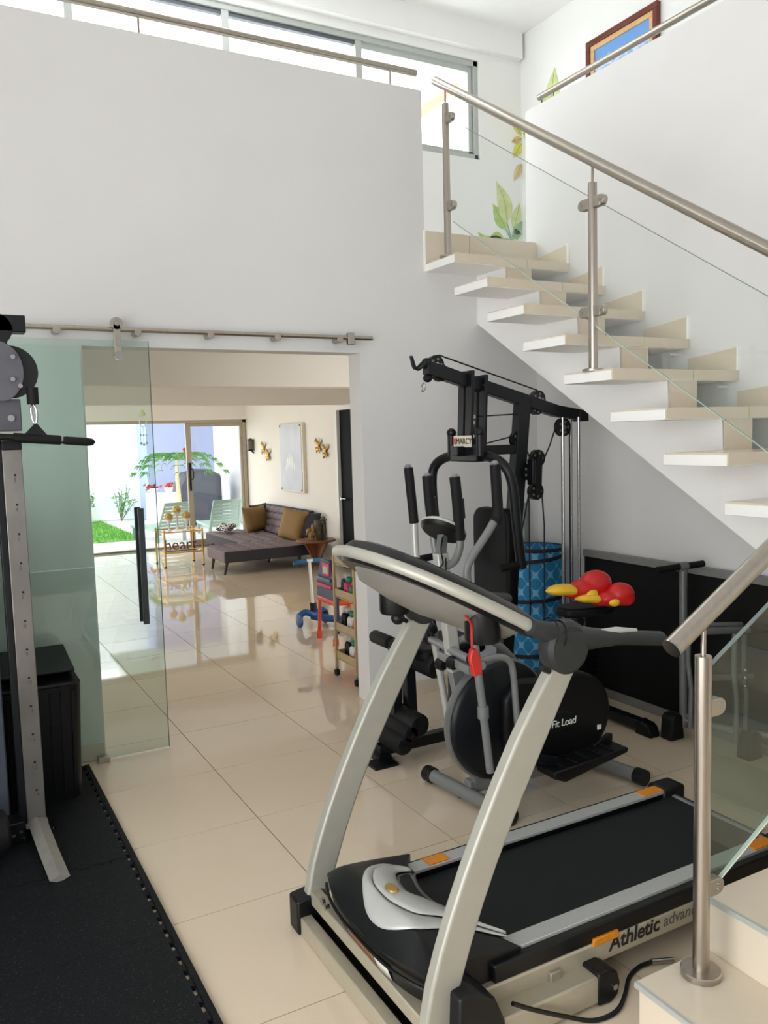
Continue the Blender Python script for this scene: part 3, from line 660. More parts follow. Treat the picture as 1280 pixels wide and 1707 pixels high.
MB().box(1.42, 1.46, 1.70, 1.72, 0.06, 0.115).build('hinge_bracket', ALU, t, bevel=0.003)
# side rails
for y0, y1, s_ in ((1.712, 1.745, -1), (2.285, 2.318, 1)):
    sr = MB().box(1.12, 2.56, y0, y1, 0.075, 0.14).build('side_rail', TAN, t, bevel=0.006)
for y0, y1 in ((1.716, 1.79), (2.24, 2.314)):
    MB().box(1.24, 2.50, y0, y1, 0.138, 0.19).build('side_cover', HOOD, t, bevel=0.006)
for y0, y1 in ((1.742, 1.80), (2.232, 2.288)):
    MB().box(1.30, 2.44, y0, y1, 0.188, 0.20).build('foot_rail', RAILS, t, bevel=0.002)
    if y0 > 2: MB().box(1.36, 1.44, y0 + 0.004, y1 - 0.004, 0.2, 0.2035).build('reflector', ORG, t)
    MB().box(2.34, 2.44, y0 + 0.004, y1 - 0.004, 0.2, 0.2035).build('reflector', ORG, t)
for y0, y1 in ((1.712, 1.805), (2.228, 2.32)):
    MB().box(2.44, 2.555, y0, y1, 0.09, 0.205).build('rear_cap', BLK, t, bevel=0.012)
MB().prism([(1.583, 0.132), (1.688, 0.132), (1.683, 0.155), (1.588, 0.155)], 'y', 1.708, 1.72).build('reflector', ORG, t, bevel=0.003)
MB().cyl((2.49, 1.80, 0.155), (2.49, 2.235, 0.155), 0.022, 16).build('rear_roller', GREYM, t)
MB().prism([(1.16, 0.14), (1.16, 0.172), (2.50, 0.172)] + [(2.49 + 0.026 * math.cos(a), 0.155 + 0.026 * math.sin(a)) for a in (1.2, .8, .4, 0, -.4, -.8, -1.2)] + [(2.45, 0.14)], 'y', 1.802, 2.23).build('belt', BELT, t)
DKL = mat('black_lettering', (24, 24, 26), 0.5)
text('lettering', 'Athletic', 0.064, (1.75, 1.7115, 0.118), (PI / 2, 0, 0), DKL, t, shear=0.15, ext=0.001, bold=0.0011)
text('lettering', 'advanced', 0.052, (1.965, 1.7115, 0.117), (PI / 2, 0, 0), mat('grey_lettering', (92, 92, 88), 0.5), t, shear=0.15)
# hood
def hz(x, y):
    v = (y - 2.035) / 0.31; u = (x - 0.985) / 0.36
    g = max(0.0, 1 - min(1, abs(v)) ** 3.2) ** 0.55
    f = (min(1, max(0, u / 0.25)) ** 0.5) if u < 0.25 else 1 - 0.72 * min(1.2, (u - 0.25) / 0.75) ** 1.5
    return 0.19 + 0.085 * f * (0.3 + 0.7 * g)
hd = MB(); NX, NY = 20, 24
def hx(u, v):   # plan: front edge bows forward in the middle, rear edge is an arch
    fx = 0.99 + 0.045 * abs(2 * v - 1) ** 3
    rx = 1.215 + 0.13 * abs(2 * v - 1) ** 2
    return fx + (rx - fx) * u
def hp(u, v):
    y = 1.735 + 0.60 * v; x = hx(u, v); return V(x, y, hz(x, y))
hd.grid(hp, NX, NY)
def sk(us, vs):
    top = [hp(u, v) for u, v in zip(us, vs)]; n = len(top)
    hd.add(top + [V(p.x + (0.02 if u == 0 else 0), p.y, 0.135) for p, u in zip(top, us)], [(i, i + 1, i + 1 + n, i + n) for i in range(n - 1)])
sk([0] * 25, [i / 24 for i in range(25)]); sk([1] * 25, [i / 24 for i in range(25)]); sk([i / 20 for i in range(21)], [0] * 21); sk([i / 20 for i in range(21)], [1] * 21)
hob = hd.build('motor_hood', HOOD, t, angle=50)
MB().tube([V(hx(0, v / 24) - 0.003, 1.735 + .60 * v / 24, 0.19) for v in range(25)], 0.005, 6).build('hood_seam', BLK, hob)
def onskirt(name, m, y0, y1, za, zb):
    def fn(u, v):
        y = y0 + (y1 - y0) * u; z = za + (zb - za) * v; x = hx(0, (y - 1.735) / 0.6) + 0.02 * (0.19 - z) / 0.055 - 0.003; return V(x, y, z)
    MB().grid(fn, 6, 1).build(name, m, hob, solid=0.001)
onskirt('warning_sticker', mat('brown_sticker', (128, 82, 48), 0.5, noise=0.25, nscale=60), 1.95, 2.12, 0.142, 0.178)
onskirt('label_sticker', mat('white_sticker', (206, 204, 196), 0.5, noise=0.1, nscale=150), 1.875, 1.945, 0.138, 0.180)
MB().cyl((1.0, 2.285, 0.165), (0.99, 2.285, 0.165), 0.012, 14).cyl((1.0, 2.25, 0.165), (0.985, 2.25, 0.165), 0.009, 14).build('power_switch', CHROME, hob, merge=False)
# silver crescents on the hood
CA = [(1.245, 2.185), (1.19, 2.235), (1.13, 2.225), (1.08, 2.169), (1.04, 2.09), (1.02, 2.028), (1.018, 1.967), (1.035, 1.914), (1.08, 1.862), (1.145, 1.842), (1.235, 1.818), (1.29, 1.788), (1.325, 1.772)]
CB_ = [(1.245, 2.175), (1.195, 2.214), (1.15, 2.205), (1.113, 2.165), (1.087, 2.107), (1.08, 2.033), (1.09, 1.975), (1.12, 1.915), (1.18, 1.882), (1.245, 1.838), (1.325, 1.776)]
CC = [(1.245, 2.155), (1.20, 2.155), (1.173, 2.129), (1.159, 2.084), (1.157, 2.028), (1.185, 1.985), (1.22, 1.931), (1.255, 1.859), (1.325, 1.782)]
CD = [(1.265, 2.165), (1.245, 2.13), (1.225, 2.08), (1.212, 2.02), (1.22, 1.945), (1.258, 1.866), (1.325, 1.787)]
def resamp(L, n=40):
    P = smooth([V(a, b, 0) for a, b in L], 6); d = [0]
    for i in range(1, len(P)): d.append(d[-1] + (P[i] - P[i - 1]).length)
    out = []
    for k in range(n + 1):
        q = d[-1] * k / n; i = 0
        while i < len(d) - 2 and d[i + 1] < q: i += 1
        w = (q - d[i]) / max(1e-9, d[i + 1] - d[i]); out.append(P[i].lerp(P[i + 1], min(1, w)))
    return out
def band(name, m, La, Lb, off, bulge):
    a, b = resamp(La), resamp(Lb)
    def fn(u, v):
        k = int(round(u * 40)); p = a[k].lerp(b[k], v); return V(p.x, p.y, max(hz(p.x, p.y), 0.2) + off + bulge * math.sin(PI * v))
    return MB().grid(fn, 40, 6).build(name, m, t, solid=0.004, angle=60)
band('silver_trim', SILV, CA, CB_, 0.005, 0.004)
band('grey_trim', mat('light_grey_trim', (172, 172, 168), 0.35, noise=0.03), CB_, CC, 0.010, 0.008)
band('inner_arch', mat('mid_grey_trim', (104, 104, 104), 0.4, noise=0.05), CC, CD, 0.002, -0.004)
bd = MB().lathe([(0, 0.006), (0.02, 0.005), (0.024, 0), (0, 0)], (1.112, 2.045, hz(1.112, 2.045) + 0.018), 24, M=Matrix.Diagonal((0.75, 1.2, 1))).build('badge', mat('gold_badge', (176, 146, 84), 0.35, metal=0.6, noise=0.15), t)
# uprights
L = [(0.985, 0.04), (1.0, 0.13), (1.02, 0.22), (1.05, 0.31), (1.085, 0.40), (1.132, 0.505), (1.185, 0.61), (1.24, 0.712), (1.30, 0.815), (1.36, 0.905), (1.418, 0.985)]
Rr = [(1.06, 0.04), (1.083, 0.13), (1.115, 0.22), (1.148, 0.31), (1.185, 0.40), (1.232, 0.5), (1.285, 0.60), (1.342, 0.70), (1.40, 0.80), (1.452, 0.89), (1.502, 0.975)]
for y in (1.70, 2.43):
    u = MB().prism(L + Rr[::-1], 'y', y - 0.02, y + 0.02).build('upright', UPR, t, bevel=0.008, seg=3)
# console
def cpt(s, y, n=0.0):   # s: 0 rear .. 1 front, along the tilted console; n: normal offset
    d = V(-0.42, 0, 0.235).normalized(); nn = V(0.235, 0, 0.42).normalized(); L_ = 0.45
    return V(1.42, y, 1.075) + d * (s * L_) + nn * n
rim = [(0.0, 1.705), (0.3, 1.715), (0.58, 1.75), (0.82, 1.83), (0.95, 1.94), (0.99, 2.065), (0.95, 2.19), (0.82, 2.30), (0.58, 2.38), (0.3, 2.415), (0.0, 2.425)]
rp = smooth([cpt(s, y) for s, y in rim], 5)
MB().tube(rp, 0.0165, 14).build('console_rim', UPR, t)
cb = MB()
def cfn(scale_s, scale_y, n, s0=0.0):
    return [cpt(s0 + (s) * scale_s, 2.065 + (y - 2.065) * scale_y, n) for s, y in [((p - cpt(0, p.y)).length / 0.45, p.y) for p in rp]]
rings = [cfn(0.55, 0.5, 0.05, .36), cfn(0.80, 0.80, 0.042, .16), cfn(0.94, 0.94, 0.022, .04), cfn(0.99, 0.985, 0.0, 0.0), cfn(0.93, 0.9, -0.022, .02)]
nr = len(rp)
for i in range(4): cb.add(rings[i] + rings[i + 1], [(k, k + 1, k + 1 + nr, k + nr) for k in range(nr - 1)] + [(nr - 1, 0, nr, 2 * nr - 1)])
cb.add(rings[0], [tuple(range(nr))]); cb.add(rings[4], [tuple(range(nr - 1, -1, -1))])
MB_c = cb.build('console_body', HOOD, t, angle=40)
# grey underside shell
sh = MB(); r1 = cfn(0.80, 0.80, -0.018, .06); r2 = cfn(0.72, 0.70, -0.05, .08); r3 = cfn(0.45, 0.4, -0.066, .16)
for a, b in ((r1, r2), (r2, r3)): sh.add(a + b, [(k, k + 1, k + 1 + nr, k + nr) for k in range(nr - 1)] + [(nr - 1, 0, nr, 2 * nr - 1)])
sh.add(r3, [tuple(range(nr - 1, -1, -1))]); sh.build('console_underside', mat('grey_console_shell', (122, 118, 112), 0.4, noise=0.03), t, angle=60)
sc_ = MB().add([cpt(0.35, 1.86, .0525), cpt(0.35, 2.27, .0525), cpt(0.72, 2.2, .0525), cpt(0.72, 1.93, .0525)], [(0, 1, 2, 3)]).build('display', mat('display_glass', (30, 38, 40), 0.1), MB_c, solid=0.002)
for c in ((1.315, 2.345), (1.30, 1.83)):
    MB().lathe([(0, 0), (0.046, 0), (0.05, 0.01), (0.05, 0.088), (0.045, 0.088), (0.043, 0.012), (0, 0.01)], (c[0], c[1], 1.035 if c[1] > 2 else 1.048), 24).build('cup_holder', HOOD, t)
# handlebars
HB = mat('charcoal_grip', (38, 40, 41), 0.5, noise=0.08, nscale=40, bump=0.05, bscale=200)
for y in (1.70, 2.43):
    g = MB().tube(smooth([(1.36, y, 1.105), (1.42, y, 1.082), (1.48, y, 1.062), (1.55, y, 1.047), (1.62, y, 1.038), (1.72, y, 1.024), (1.82, y, 1.008), (1.852, y, 1.003)], 4), [0.022 + 0.016 * min(1, max(0, 1 - abs(i - 9) / 9)) if i < 18 else 0.021 - (0.006 if i > 26 else 0) for i in range(29)], 14).build('handlebar', HB, t)
    MB().lathe([(0, -0.03), (0.06, -0.03), (0.072, -0.02), (0.075, 0), (0.072, 0.02), (0.06, 0.03), (0, 0.03)], (1.475, y, 1.035), 28, 'y').build('pivot_cover', HB, g)
    MB().tube([(1.60, y - 0.006, 1.061), (1.66, y - 0.004, 1.054), (1.74, y - 0.004, 1.044)], [0.006, 0.011, 0.005], 8).build('pulse_sensor', SILV, g)
    for xq, zq in ((1.425, 1.083), (1.455, 1.072)): MB().tube([V(xq + 0.004 * math.sin(a), y + 0.0385 * math.cos(a), zq + 0.0385 * math.sin(a)) for a in [2 * PI * k / 20 for k in range(20)]], 0.0022, 5, closed=True).build('grip_crease', BLK, g)
kn = MB().tube([(1.395, 2.405, 0.985), (1.365, 2.395, 1.0)], 0.008, 8).ball((1.352, 2.39, 1.005), 0.024, 12).build('adjust_knob', BLK, t, merge=False)
kn = MB().tube([(1.40, 1.672, 0.985), (1.37, 1.665, 1.0)], 0.008, 8).build('adjust_knob', BLK, t)
# safety key
REDP = mat('red_plastic', (176, 30, 26), 0.4, noise=0.05)
kcord = MB().tube(smooth([(1.25, 1.88, 1.135), (1.232, 1.79, 1.12), (1.223, 1.77, 1.08), (1.22, 1.765, 1.04)]), 0.0035, 6).build('safety_cord', REDP, t)
MB().prism([(1.206, 1.03), (1.212, 1.055), (1.226, 1.055), (1.24, 1.025), (1.244, 0.985), (1.218, 0.98)], 'y', 1.752, 1.768).build('safety_clip', REDP, kcord, bevel=0.003)
# power cord of the treadmill
pw = MB().tube(smooth([(1.235, 1.632, 0.14), (1.30, 1.63, 0.10), (1.40, 1.628, 0.045), (1.493, 1.61, 0.008), (1.571, 1.605, 0.008), (1.645, 1.645, 0.008), (1.705, 1.69, 0.008), (1.767, 1.711, 0.008), (1.815, 1.705, 0.012)], 6), 0.0065, 8).build('power_cord', BLK)
tag(pw, 'black power cord curling on the tiles beside the steps', 'cord')
MB().tube([(1.812, 1.705, 0.013), (1.825, 1.70, 0.013), (1.875, 1.677, 0.013)], [0.009, 0.008, 0.008], 10).build('plug', CHROME, pw)

# ------------------------------------------------------------------ elliptical bike
e = root('elliptical_trainer', 'black and grey elliptical bike with round flywheel behind the treadmill', 'elliptical trainer', (2.35, 2.9, 0))
GT = mat('grey_tube_paint', (128, 130, 130), 0.4, metal=0.2, noise=0.04, nscale=30)
LT = mat('light_silver_tube', (190, 190, 186), 0.35, metal=0.3, noise=0.03, nscale=30)
for p0, p1 in (((1.955, 3.19, 0.04), (2.005, 2.66, 0.04)), ((2.66, 3.14, 0.045), (2.745, 2.645, 0.04))):
    s_ = MB().tube([p0, p1], 0.03, 18).build('stabiliser', GT, e)
    d = (V(p1) - V(p0)).normalized()
    MB().cyl(V(p0) - d * 0.025, V(p0) + d * 0.03, 0.037, 18).build('end_cap', BLK, s_, bevel=0.004)
    MB().cyl(V(p1) - d * 0.03, V(p1) + d * 0.025, 0.037, 18).build('end_cap', BLK, s_, bevel=0.004)
MB().bar((1.985, 2.93, 0.07), (2.70, 2.89, 0.075), 0.05, 0.055).build('main_beam', GT, e, bevel=0.004)
MB().cyl((2.17, 2.84, 0.05), (2.17, 2.84, 0.0), 0.014, 12).cyl((1.985, 2.98, 0.0), (1.985, 2.98, 0.04), 0.012, 12).build('levelling_foot', BLK, e, merge=False)
fwc = (2.06, 2.80, 0.40)
fwl = MB().lathe([(0, 0.045), (0.235, 0.04), (0.25, 0.03), (0.256, 0.015), (0.256, -0.015), (0.25, -0.03), (0, -0.04)], fwc, 56, 'y').build('flywheel', BLKM, e)
MB().lathe([(0.252, 0.02), (0.261, 0.018), (0.264, 0.0), (0.261, -0.018), (0.252, -0.02)], fwc, 56, 'y').build('silver_rim', GREYM, fwl)
MB().lathe([(0, 0.085), (0.075, 0.08), (0.1, 0.06), (0.105, 0.035)], (2.16, 2.80, 0.375), 32, 'y').build('hub_cover', BLK, fwl)
cov = []
for a in range(-100, 101, 10): cov.append((2.415 + 0.225 * math.cos(math.radians(a)), 0.355 + 0.205 * math.sin(math.radians(a))))
cov += [(2.25, 0.56), (2.12, 0.58), (2.05, 0.5), (2.05, 0.3), (2.12, 0.2), (2.25, 0.16)]
cv = MB().prism(cov, 'y', 2.725, 2.865).build('drive_cover', BLK, e, bevel=0.02, seg=3)
MB().lathe([(0, 0.012), (0.085, 0.01), (0.1, 0.0), (0, 0)], (2.33, 2.726, 0.352), 28, 'y', M=Matrix.Diagonal((1.05, 1, 0.5))).build('name_boss', BLKM, cv)
text('lettering', 'Fit Load', 0.045, (2.35, 2.7115, 0.352), (PI / 2, 0, 0), WHITE, cv, shear=0.12, ext=0.001, space=0.95)
MB().box(2.555, 2.575, 2.72, 2.726, 0.275, 0.297).build('sticker', WHITE, cv)
MB().bar((2.04, 2.92, 0.08), (1.925, 2.92, 0.62), 0.04, 0.06).build('mast_foot', GT, e, bevel=0.004)
MB().bar((1.925, 2.92, 0.60), (1.865, 2.92, 1.12), 0.045, 0.055).build('mast', LT, e, bevel=0.006)
# pivot axle and linkage
MB().cyl((1.935, 3.17, 0.70), (1.865, 2.63, 0.70), 0.017, 14).build('pivot_axle', GT, e)
for c, y in (((1.93, 0.70), 3.13), ((1.90, 0.62), 2.98), ((1.88, 0.655), 2.86), ((1.87, 0.71), 2.69), ((1.925, 0.75), 3.10)):
    MB().lathe([(0, 0.022), (0.02, 0.02), (0.028, 0.005), (0.028, -0.02), (0, -0.022)], (c[0], y, c[1]), 16, 'y').build('pivot_knob', BLK, e)
MB().bar((1.905, 3.0, 0.66), (1.875, 2.72, 0.66), 0.03, 0.035).build('bracket', GT, e, bevel=0.003)
# moving arms
for y, g1, pth in ((3.16, [(1.885, 3.2, 1.47), (1.908, 3.2, 1.22)], [(1.908, 3.2, 1.24), (1.915, 3.2, 1.05), (1.93, 3.17, 0.86), (1.965, 3.15, 0.70), (2.03, 3.14, 0.30)]),
                   (2.65, [(1.957, 2.65, 1.49), (1.966, 2.65, 1.30), (1.95, 2.65, 1.262)], [(1.952, 2.65, 1.27), (1.90, 2.65, 1.205), (1.835, 2.65, 1.13), (1.814, 2.65, 1.08), (1.822, 2.65, 1.0), (1.852, 2.65, 0.73), (1.88, 2.65, 0.50), (1.91, 2.65, 0.25)])):
    a = MB().tube(smooth(pth, 4), 0.0165, 12).build('swing_arm', LT if y > 3 else GT, e)
    gp = MB().tube(smooth(g1, 4), 0.0215, 14).build('grip', RUB, a)
    MB().ball(V(g1[0]) + V(-0.002, 0, 0.006), (0.016, 0.016, 0.012), 12).build('grip_cap', GT, gp)
    q = pth[-2]
    MB().cyl(V(q) + V(0, 0, -0.02), V(q) + V(-0.001, 0, 0.03), 0.023, 14).build('collar', GT, a)
MB().tube([(1.945, 3.19, 0.86), (1.965, 3.16, 0.74)], 0.024, 12).build('arm_sleeve', BLK, e)
# link tubes over the flywheel
MB().tube(smooth([(1.865, 2.66, 0.71), (1.96, 2.66, 0.715), (2.02, 2.66, 0.69), (2.04, 2.66, 0.63), (2.055, 2.66, 0.45), (2.07, 2.66, 0.33)], 5), 0.014, 12).build('link_tube', GT, e)
MB().tube(smooth([(1.90, 2.92, 0.72), (2.03, 2.92, 0.735), (2.16, 2.92, 0.68), (2.26, 2.92, 0.58)], 5), 0.016, 12).build('link_tube', GT, e)
# fixed handles + console
fh = MB().tube(smooth([(1.883, 3.0, 1.22), (1.885, 3.0, 1.16), (1.885, 2.97, 1.09), (1.885, 2.91, 1.065), (1.89, 2.85, 1.09), (1.897, 2.82, 1.15), (1.897, 2.82, 1.2)], 5), 0.0165, 12).build('fixed_handle', GT, e)
for y, pts in ((3.0, [(1.859, 3.0, 1.44), (1.868, 3.0, 1.33), (1.884, 3.0, 1.2)]), (2.82, [(1.879, 2.82, 1.44), (1.89, 2.82, 1.33), (1.898, 2.82, 1.18)])):
    g = MB().tube(smooth(pts, 4), 0.0225, 14).build('grip', RUB, fh)
    MB().ball(V(pts[0]) + V(0, 0, 0.004), (0.016, 0.016, 0.012), 12).build('grip_cap', GT, g)
    MB().tube([V(pts[1]) + V(0.008, 0, 0.02), V(pts[1]) + V(0.014, 0, -0.06)], 0.021, 10).build('sensor_pad', BLK, g)
Mc = Matrix.Rotation(math.radians(32), 3, 'Y') @ Matrix.Rotation(math.radians(-12), 3, 'X')
cn = MB().lathe([(0, -0.02), (0.085, -0.018), (0.098, -0.006), (0.1, 0.004), (0.094, 0.014)], (1.875, 2.91, 1.215), 28, M=Mc).build('display_case', BLK, e)
MB().lathe([(0.1, 0.002), (0.1, 0.012), (0.085, 0.022), (0, 0.026)], (1.875, 2.91, 1.215), 28, M=Mc).build('display_top', SILV, cn)
MB().bar((1.868, 2.92, 1.10), (1.876, 2.915, 1.2), 0.04, 0.03).build('display_bracket', GREYM, e, bevel=0.003)
MB().tube(smooth([(1.86, 2.89, 1.19), (1.83, 2.86, 1.14), (1.845, 2.87, 1.08), (1.82, 2.89, 1.05), (1.86, 2.88, 1.02), (1.87, 2.885, 1.10)], 5), 0.0035, 6).build('sensor_cable', BLK, e)
# pedals
for y, x0, dz in ((2.645, 2.19, 0.0), (3.04, 2.08, 0.10)):
    pd_ = MB().prism([(x0, 0.175 + dz), (x0 + 0.06, 0.15 + dz), (x0 + 0.41, 0.205 + dz), (x0 + 0.42, 0.225 + dz), (x0, 0.205 + dz)], 'y', y - 0.06, y + 0.06).build('pedal', BLK, e, bevel=0.006)
    MB().prism([(x0 + 0.30, 0.215 + dz), (x0 + 0.425, 0.222 + dz), (x0 + 0.425, 0.255 + dz), (x0 + 0.40, 0.262 + dz)], 'y', y + 0.045, y + 0.06).build('pedal_edge', BLK, pd_, bevel=0.004)
    for k in range(5): MB().bar((x0 + 0.06 + 0.07 * k, y - 0.045, 0.2135 + dz + .003 * k), (x0 + 0.06 + 0.07 * k, y + 0.045, 0.2135 + dz + .003 * k), 0.01, 0.006).build('grip_rib', RUB, pd_)
    MB().bar((x0 - 0.16 if dz == 0 else x0 - 0.05, y + 0.0, 0.30 + dz * .5), (x0 + 0.2, y, 0.17 + dz), 0.02, 0.04).build('pedal_lever', BLKM, e, bevel=0.003)
# seat
MB().bar((2.56, 2.9, 0.10), (2.535, 2.9, 0.60), 0.05, 0.06).build('seat_post', GT, e, bevel=0.004)
MB().bar((2.535, 2.9, 0.56), (2.61, 2.9, 0.75), 0.04, 0.05).build('seat_slider', BLK, e, bevel=0.004)
MB().prism([(2.50, 2.86), (2.54, 2.83), (2.68, 2.80), (2.76, 2.82), (2.78, 2.9), (2.76, 2.98), (2.68, 3.0), (2.54, 2.97), (2.50, 2.94)], 'z', 0.762, 0.806).build('seat', VINYL, e, bevel=0.015, seg=3)
# boxing gloves on the seat
def remesh(o, vx=0.006):
    md = o.modifiers.new('remesh', 'REMESH'); md.mode = 'VOXEL'; md.voxel_size = vx; md.use_smooth_shade = True
    ms = o.modifiers.new('sm', 'SMOOTH'); ms.factor = 0.5; ms.iterations = 4
def glove(name, label, loc, rotz, tilt, sc):
    t = root(name, label, 'glove', (0, 0, 0), 'gloves on the elliptical seat')
    m = MB().ball((0.09, 0, 0.062), (0.075, 0.06, 0.06), 20).ball((0.03, 0, 0.045), (0.07, 0.055, 0.043), 18).ball((0.075, 0.055, 0.035), (0.055, 0.027, 0.028), 14).ball((0.12, 0, 0.04), (0.045, 0.055, 0.04), 14).ball((-0.02, 0, 0.04), (0.05, 0.045, 0.034), 14)
    o = m.build('padding', RED, t); remesh(o)
    cf = MB().tube(smooth([(-0.02, 0, 0.042), (-0.06, 0, 0.05), (-0.12, 0, 0.052), (-0.15, 0, 0.052)], 3), [0.04, 0.044, 0.046, 0.046, 0.044, 0.042, 0.036, 0.03, 0.02, 0.012], 16, flat=0.55).build('cuff', YEL, t)
    MB().ball((0.04, -0.05, 0.03), (0.03, 0.012, 0.02), 12).build('palm_patch', YEL, t)
    t.location = loc; t.rotation_euler = (0, tilt, rotz); t.scale = (sc, sc, sc); return t
glove('boxing_glove', 'red padded glove with long yellow cuff, on top of the seat', (2.575, 2.87, 0.84), math.radians(-8), 0.0, 1.08)
glove('boxing_glove', 'red padded glove lying in front, at the rear of the seat', (2.665, 2.80, 0.808), math.radians(-22), 0.0, 0.9)
# ------------------------------------------------------------------ multi-gym
g = root('multi_gym', 'black home multi gym with sloping pulley boom beside the door wall', 'gym machine', (2.6, 3.57, 0))
Y = 3.57
MB().box(1.88, 3.27, Y - 0.028, Y + 0.028, 0.02, 0.075).build('base_rail', BLKM, g, bevel=0.004)
MB().box(1.80, 1.93, Y - 0.13, Y - 0.02, 0.0, 0.012).box(1.86, 1.93, Y - 0.06, Y + 0.2, 0.0, 0.03).build('front_foot', BLKM, g, merge=False)
rs = MB().bar((3.245, 3.06, 0.045), (3.245, 3.93, 0.045), 0.06, 0.05).build('rear_stabiliser', BLKM, g, bevel=0.004)
MB().prism([(3.03, 0.0), (3.03, 0.02), (3.05, 0.058), (3.13, 0.076), (3.14, 0)], 'x', 3.21, 3.28).build('end_cap', RUB, rs, bevel=0.006)
# leg developer post and rollers
MB().bar((2.085, Y, 0.03), (2.07, Y, 0.50), 0.055, 0.055).build('seat_support', BLKM, g, bevel=0.004)
MB().bar((1.985, Y - 0.02, 0.15), (1.985, Y - 0.02, 0.57), 0.05, 0.05).build('leg_lever', BLKM, g, bevel=0.004)
for (x, z, r) in ((1.985, 0.575, 0.034), (2.12, 0.475, 0.056), (2.015, 0.20, 0.06), (1.93, 0.12, 0.05), (1.965, 0.17, 0.045)):
    ro = MB().lathe([(0, 0.2), (r * .8, 0.2), (r, 0.185), (r, 0.02), (r * .45, 0.015), (r * .45, -0.015), (r, -0.02), (r, -0.185), (r * .8, -0.2), (0, -0.2)], (x, Y, z), 22, 'y').build('foam_roller', RUB, g)
    MB().cyl((x, Y - 0.215, z), (x, Y - 0.195, z), 0.014, 12).build('roller_cap', BLK, ro)
MB().prism(rrect(2.06, 2.46, 3.40, 3.74, 0.06, 5), 'z', 0.50, 0.56).build('seat_pad', VINYL, g, bevel=0.018, seg=3)
MB().bar((2.35, Y, 0.05), (2.35, Y, 0.5), 0.05, 0.05).build('seat_support', BLKM, g, bevel=0.004)
# main upright and boom
MB().bar((2.645, Y, 0.05), (2.825, Y, 1.80), 0.06, 0.075).build('main_upright', BLKM, g, bevel=0.004)
MB().prism([(2.215, 1.985), (2.215, 1.915), (3.04, 1.695), (3.25, 1.668), (3.255, 1.725), (3.06, 1.755)], 'y', Y - 0.028, Y + 0.028).build('boom', BLKM, g, bevel=0.004)
MB().box(3.20, 3.265, Y - 0.032, Y + 0.032, 1.665, 1.728).build('boom_end_cap', BLK, g, bevel=0.003)
for x in (2.45, 2.535):
    MB().bar((x - 0.005, Y - 0.035, 1.53), (x + 0.015, Y - 0.035, 1.93 - 0.25 * (x - 2.45) + 0.005), 0.02, 0.05, up=(0, 1, 0)).build('hanger_plate', BLKM, g, bevel=0.003)
    MB().bar((x - 0.005, Y + 0.035, 1.53), (x + 0.015, Y + 0.035, 1.93 - 0.25 * (x - 2.45) + 0.005), 0.02, 0.05, up=(0, 1, 0)).build('hanger_plate', BLKM, g, bevel=0.003)
for x, z in ((2.47, 1.70), (2.465, 1.67), (2.46, 1.60), (2.545, 1.86)): MB().cyl((x, Y - 0.055, z), (x, Y - 0.04, z), 0.01, 10).build('bolt', CHROME, g)
MB().bar((2.38, Y, 1.525), (2.80, Y, 1.525), 0.05, 0.05).build('cross_brace', BLKM, g, bevel=0.004)
for yy in (Y - 0.13, Y + 0.13):
    MB().cyl((2.45, yy, 1.50), (2.45, yy, 1.615), 0.022, 14).ball((2.45, yy, 1.62), 0.026, 12).build('stop_knob', BLK, g, merge=False)
pl = MB().box(2.425, 2.431, Y - 0.085, Y + 0.075, 1.545, 1.605).build('name_plate', mat('cream_plate', (214, 205, 190), 0.4, noise=0.03), g, bevel=0.002)
MB().box(2.431, 2.50, Y - 0.12, Y + 0.12, 1.47, 1.56).build('pivot_block', BLKM, g, bevel=0.006)
text('lettering', 'MARCY', 0.042, (2.4235, Y - 0.022, 1.575), (PI / 2, 0, -PI / 2), mat('brown_black_letter', (60, 40, 34), 0.5), pl, ext=0.001)
MB().prism([(Y + 0.07, 1.592), (Y + 0.045, 1.592), (Y + 0.045, 1.57), (Y + 0.0575, 1.557), (Y + 0.07, 1.57)], 'x', 2.4215, 2.425).build('shield_mark', RED, pl)
# press arm
pa = MB().tube(smooth([(2.455, 3.84, 0.93), (2.43, 3.85, 1.15), (2.42, 3.855, 1.36), (2.43, 3.83, 1.45), (2.46, 3.74, 1.495), (2.475, 3.57, 1.50), (2.49, 3.42, 1.495), (2.515, 3.33, 1.45), (2.54, 3.30, 1.36), (2.565, 3.30, 1.15), (2.60, 3.31, 0.93)], 6), 0.026, 14).build('press_arm', BLKM, g)
MB().box(2.44, 2.50, Y - 0.075, Y + 0.075, 1.468, 1.535).build('arm_bracket', BLKM, g, bevel=0.006)
for yy, x in ((3.84, 2.455), (3.31, 2.60)):
    MB().tube([(x + 0.02, yy, 0.95), (x - 0.14, yy, 0.94)], 0.02, 12).build('press_handle', RUB, g)
# backrest
bp = []
MB().prism(rrect(3.40, 3.72, 0.66, 1.22, 0.07, 5), 'x', 2.585, 2.655).build('back_pad', VINYL, g, bevel=0.02, seg=3)
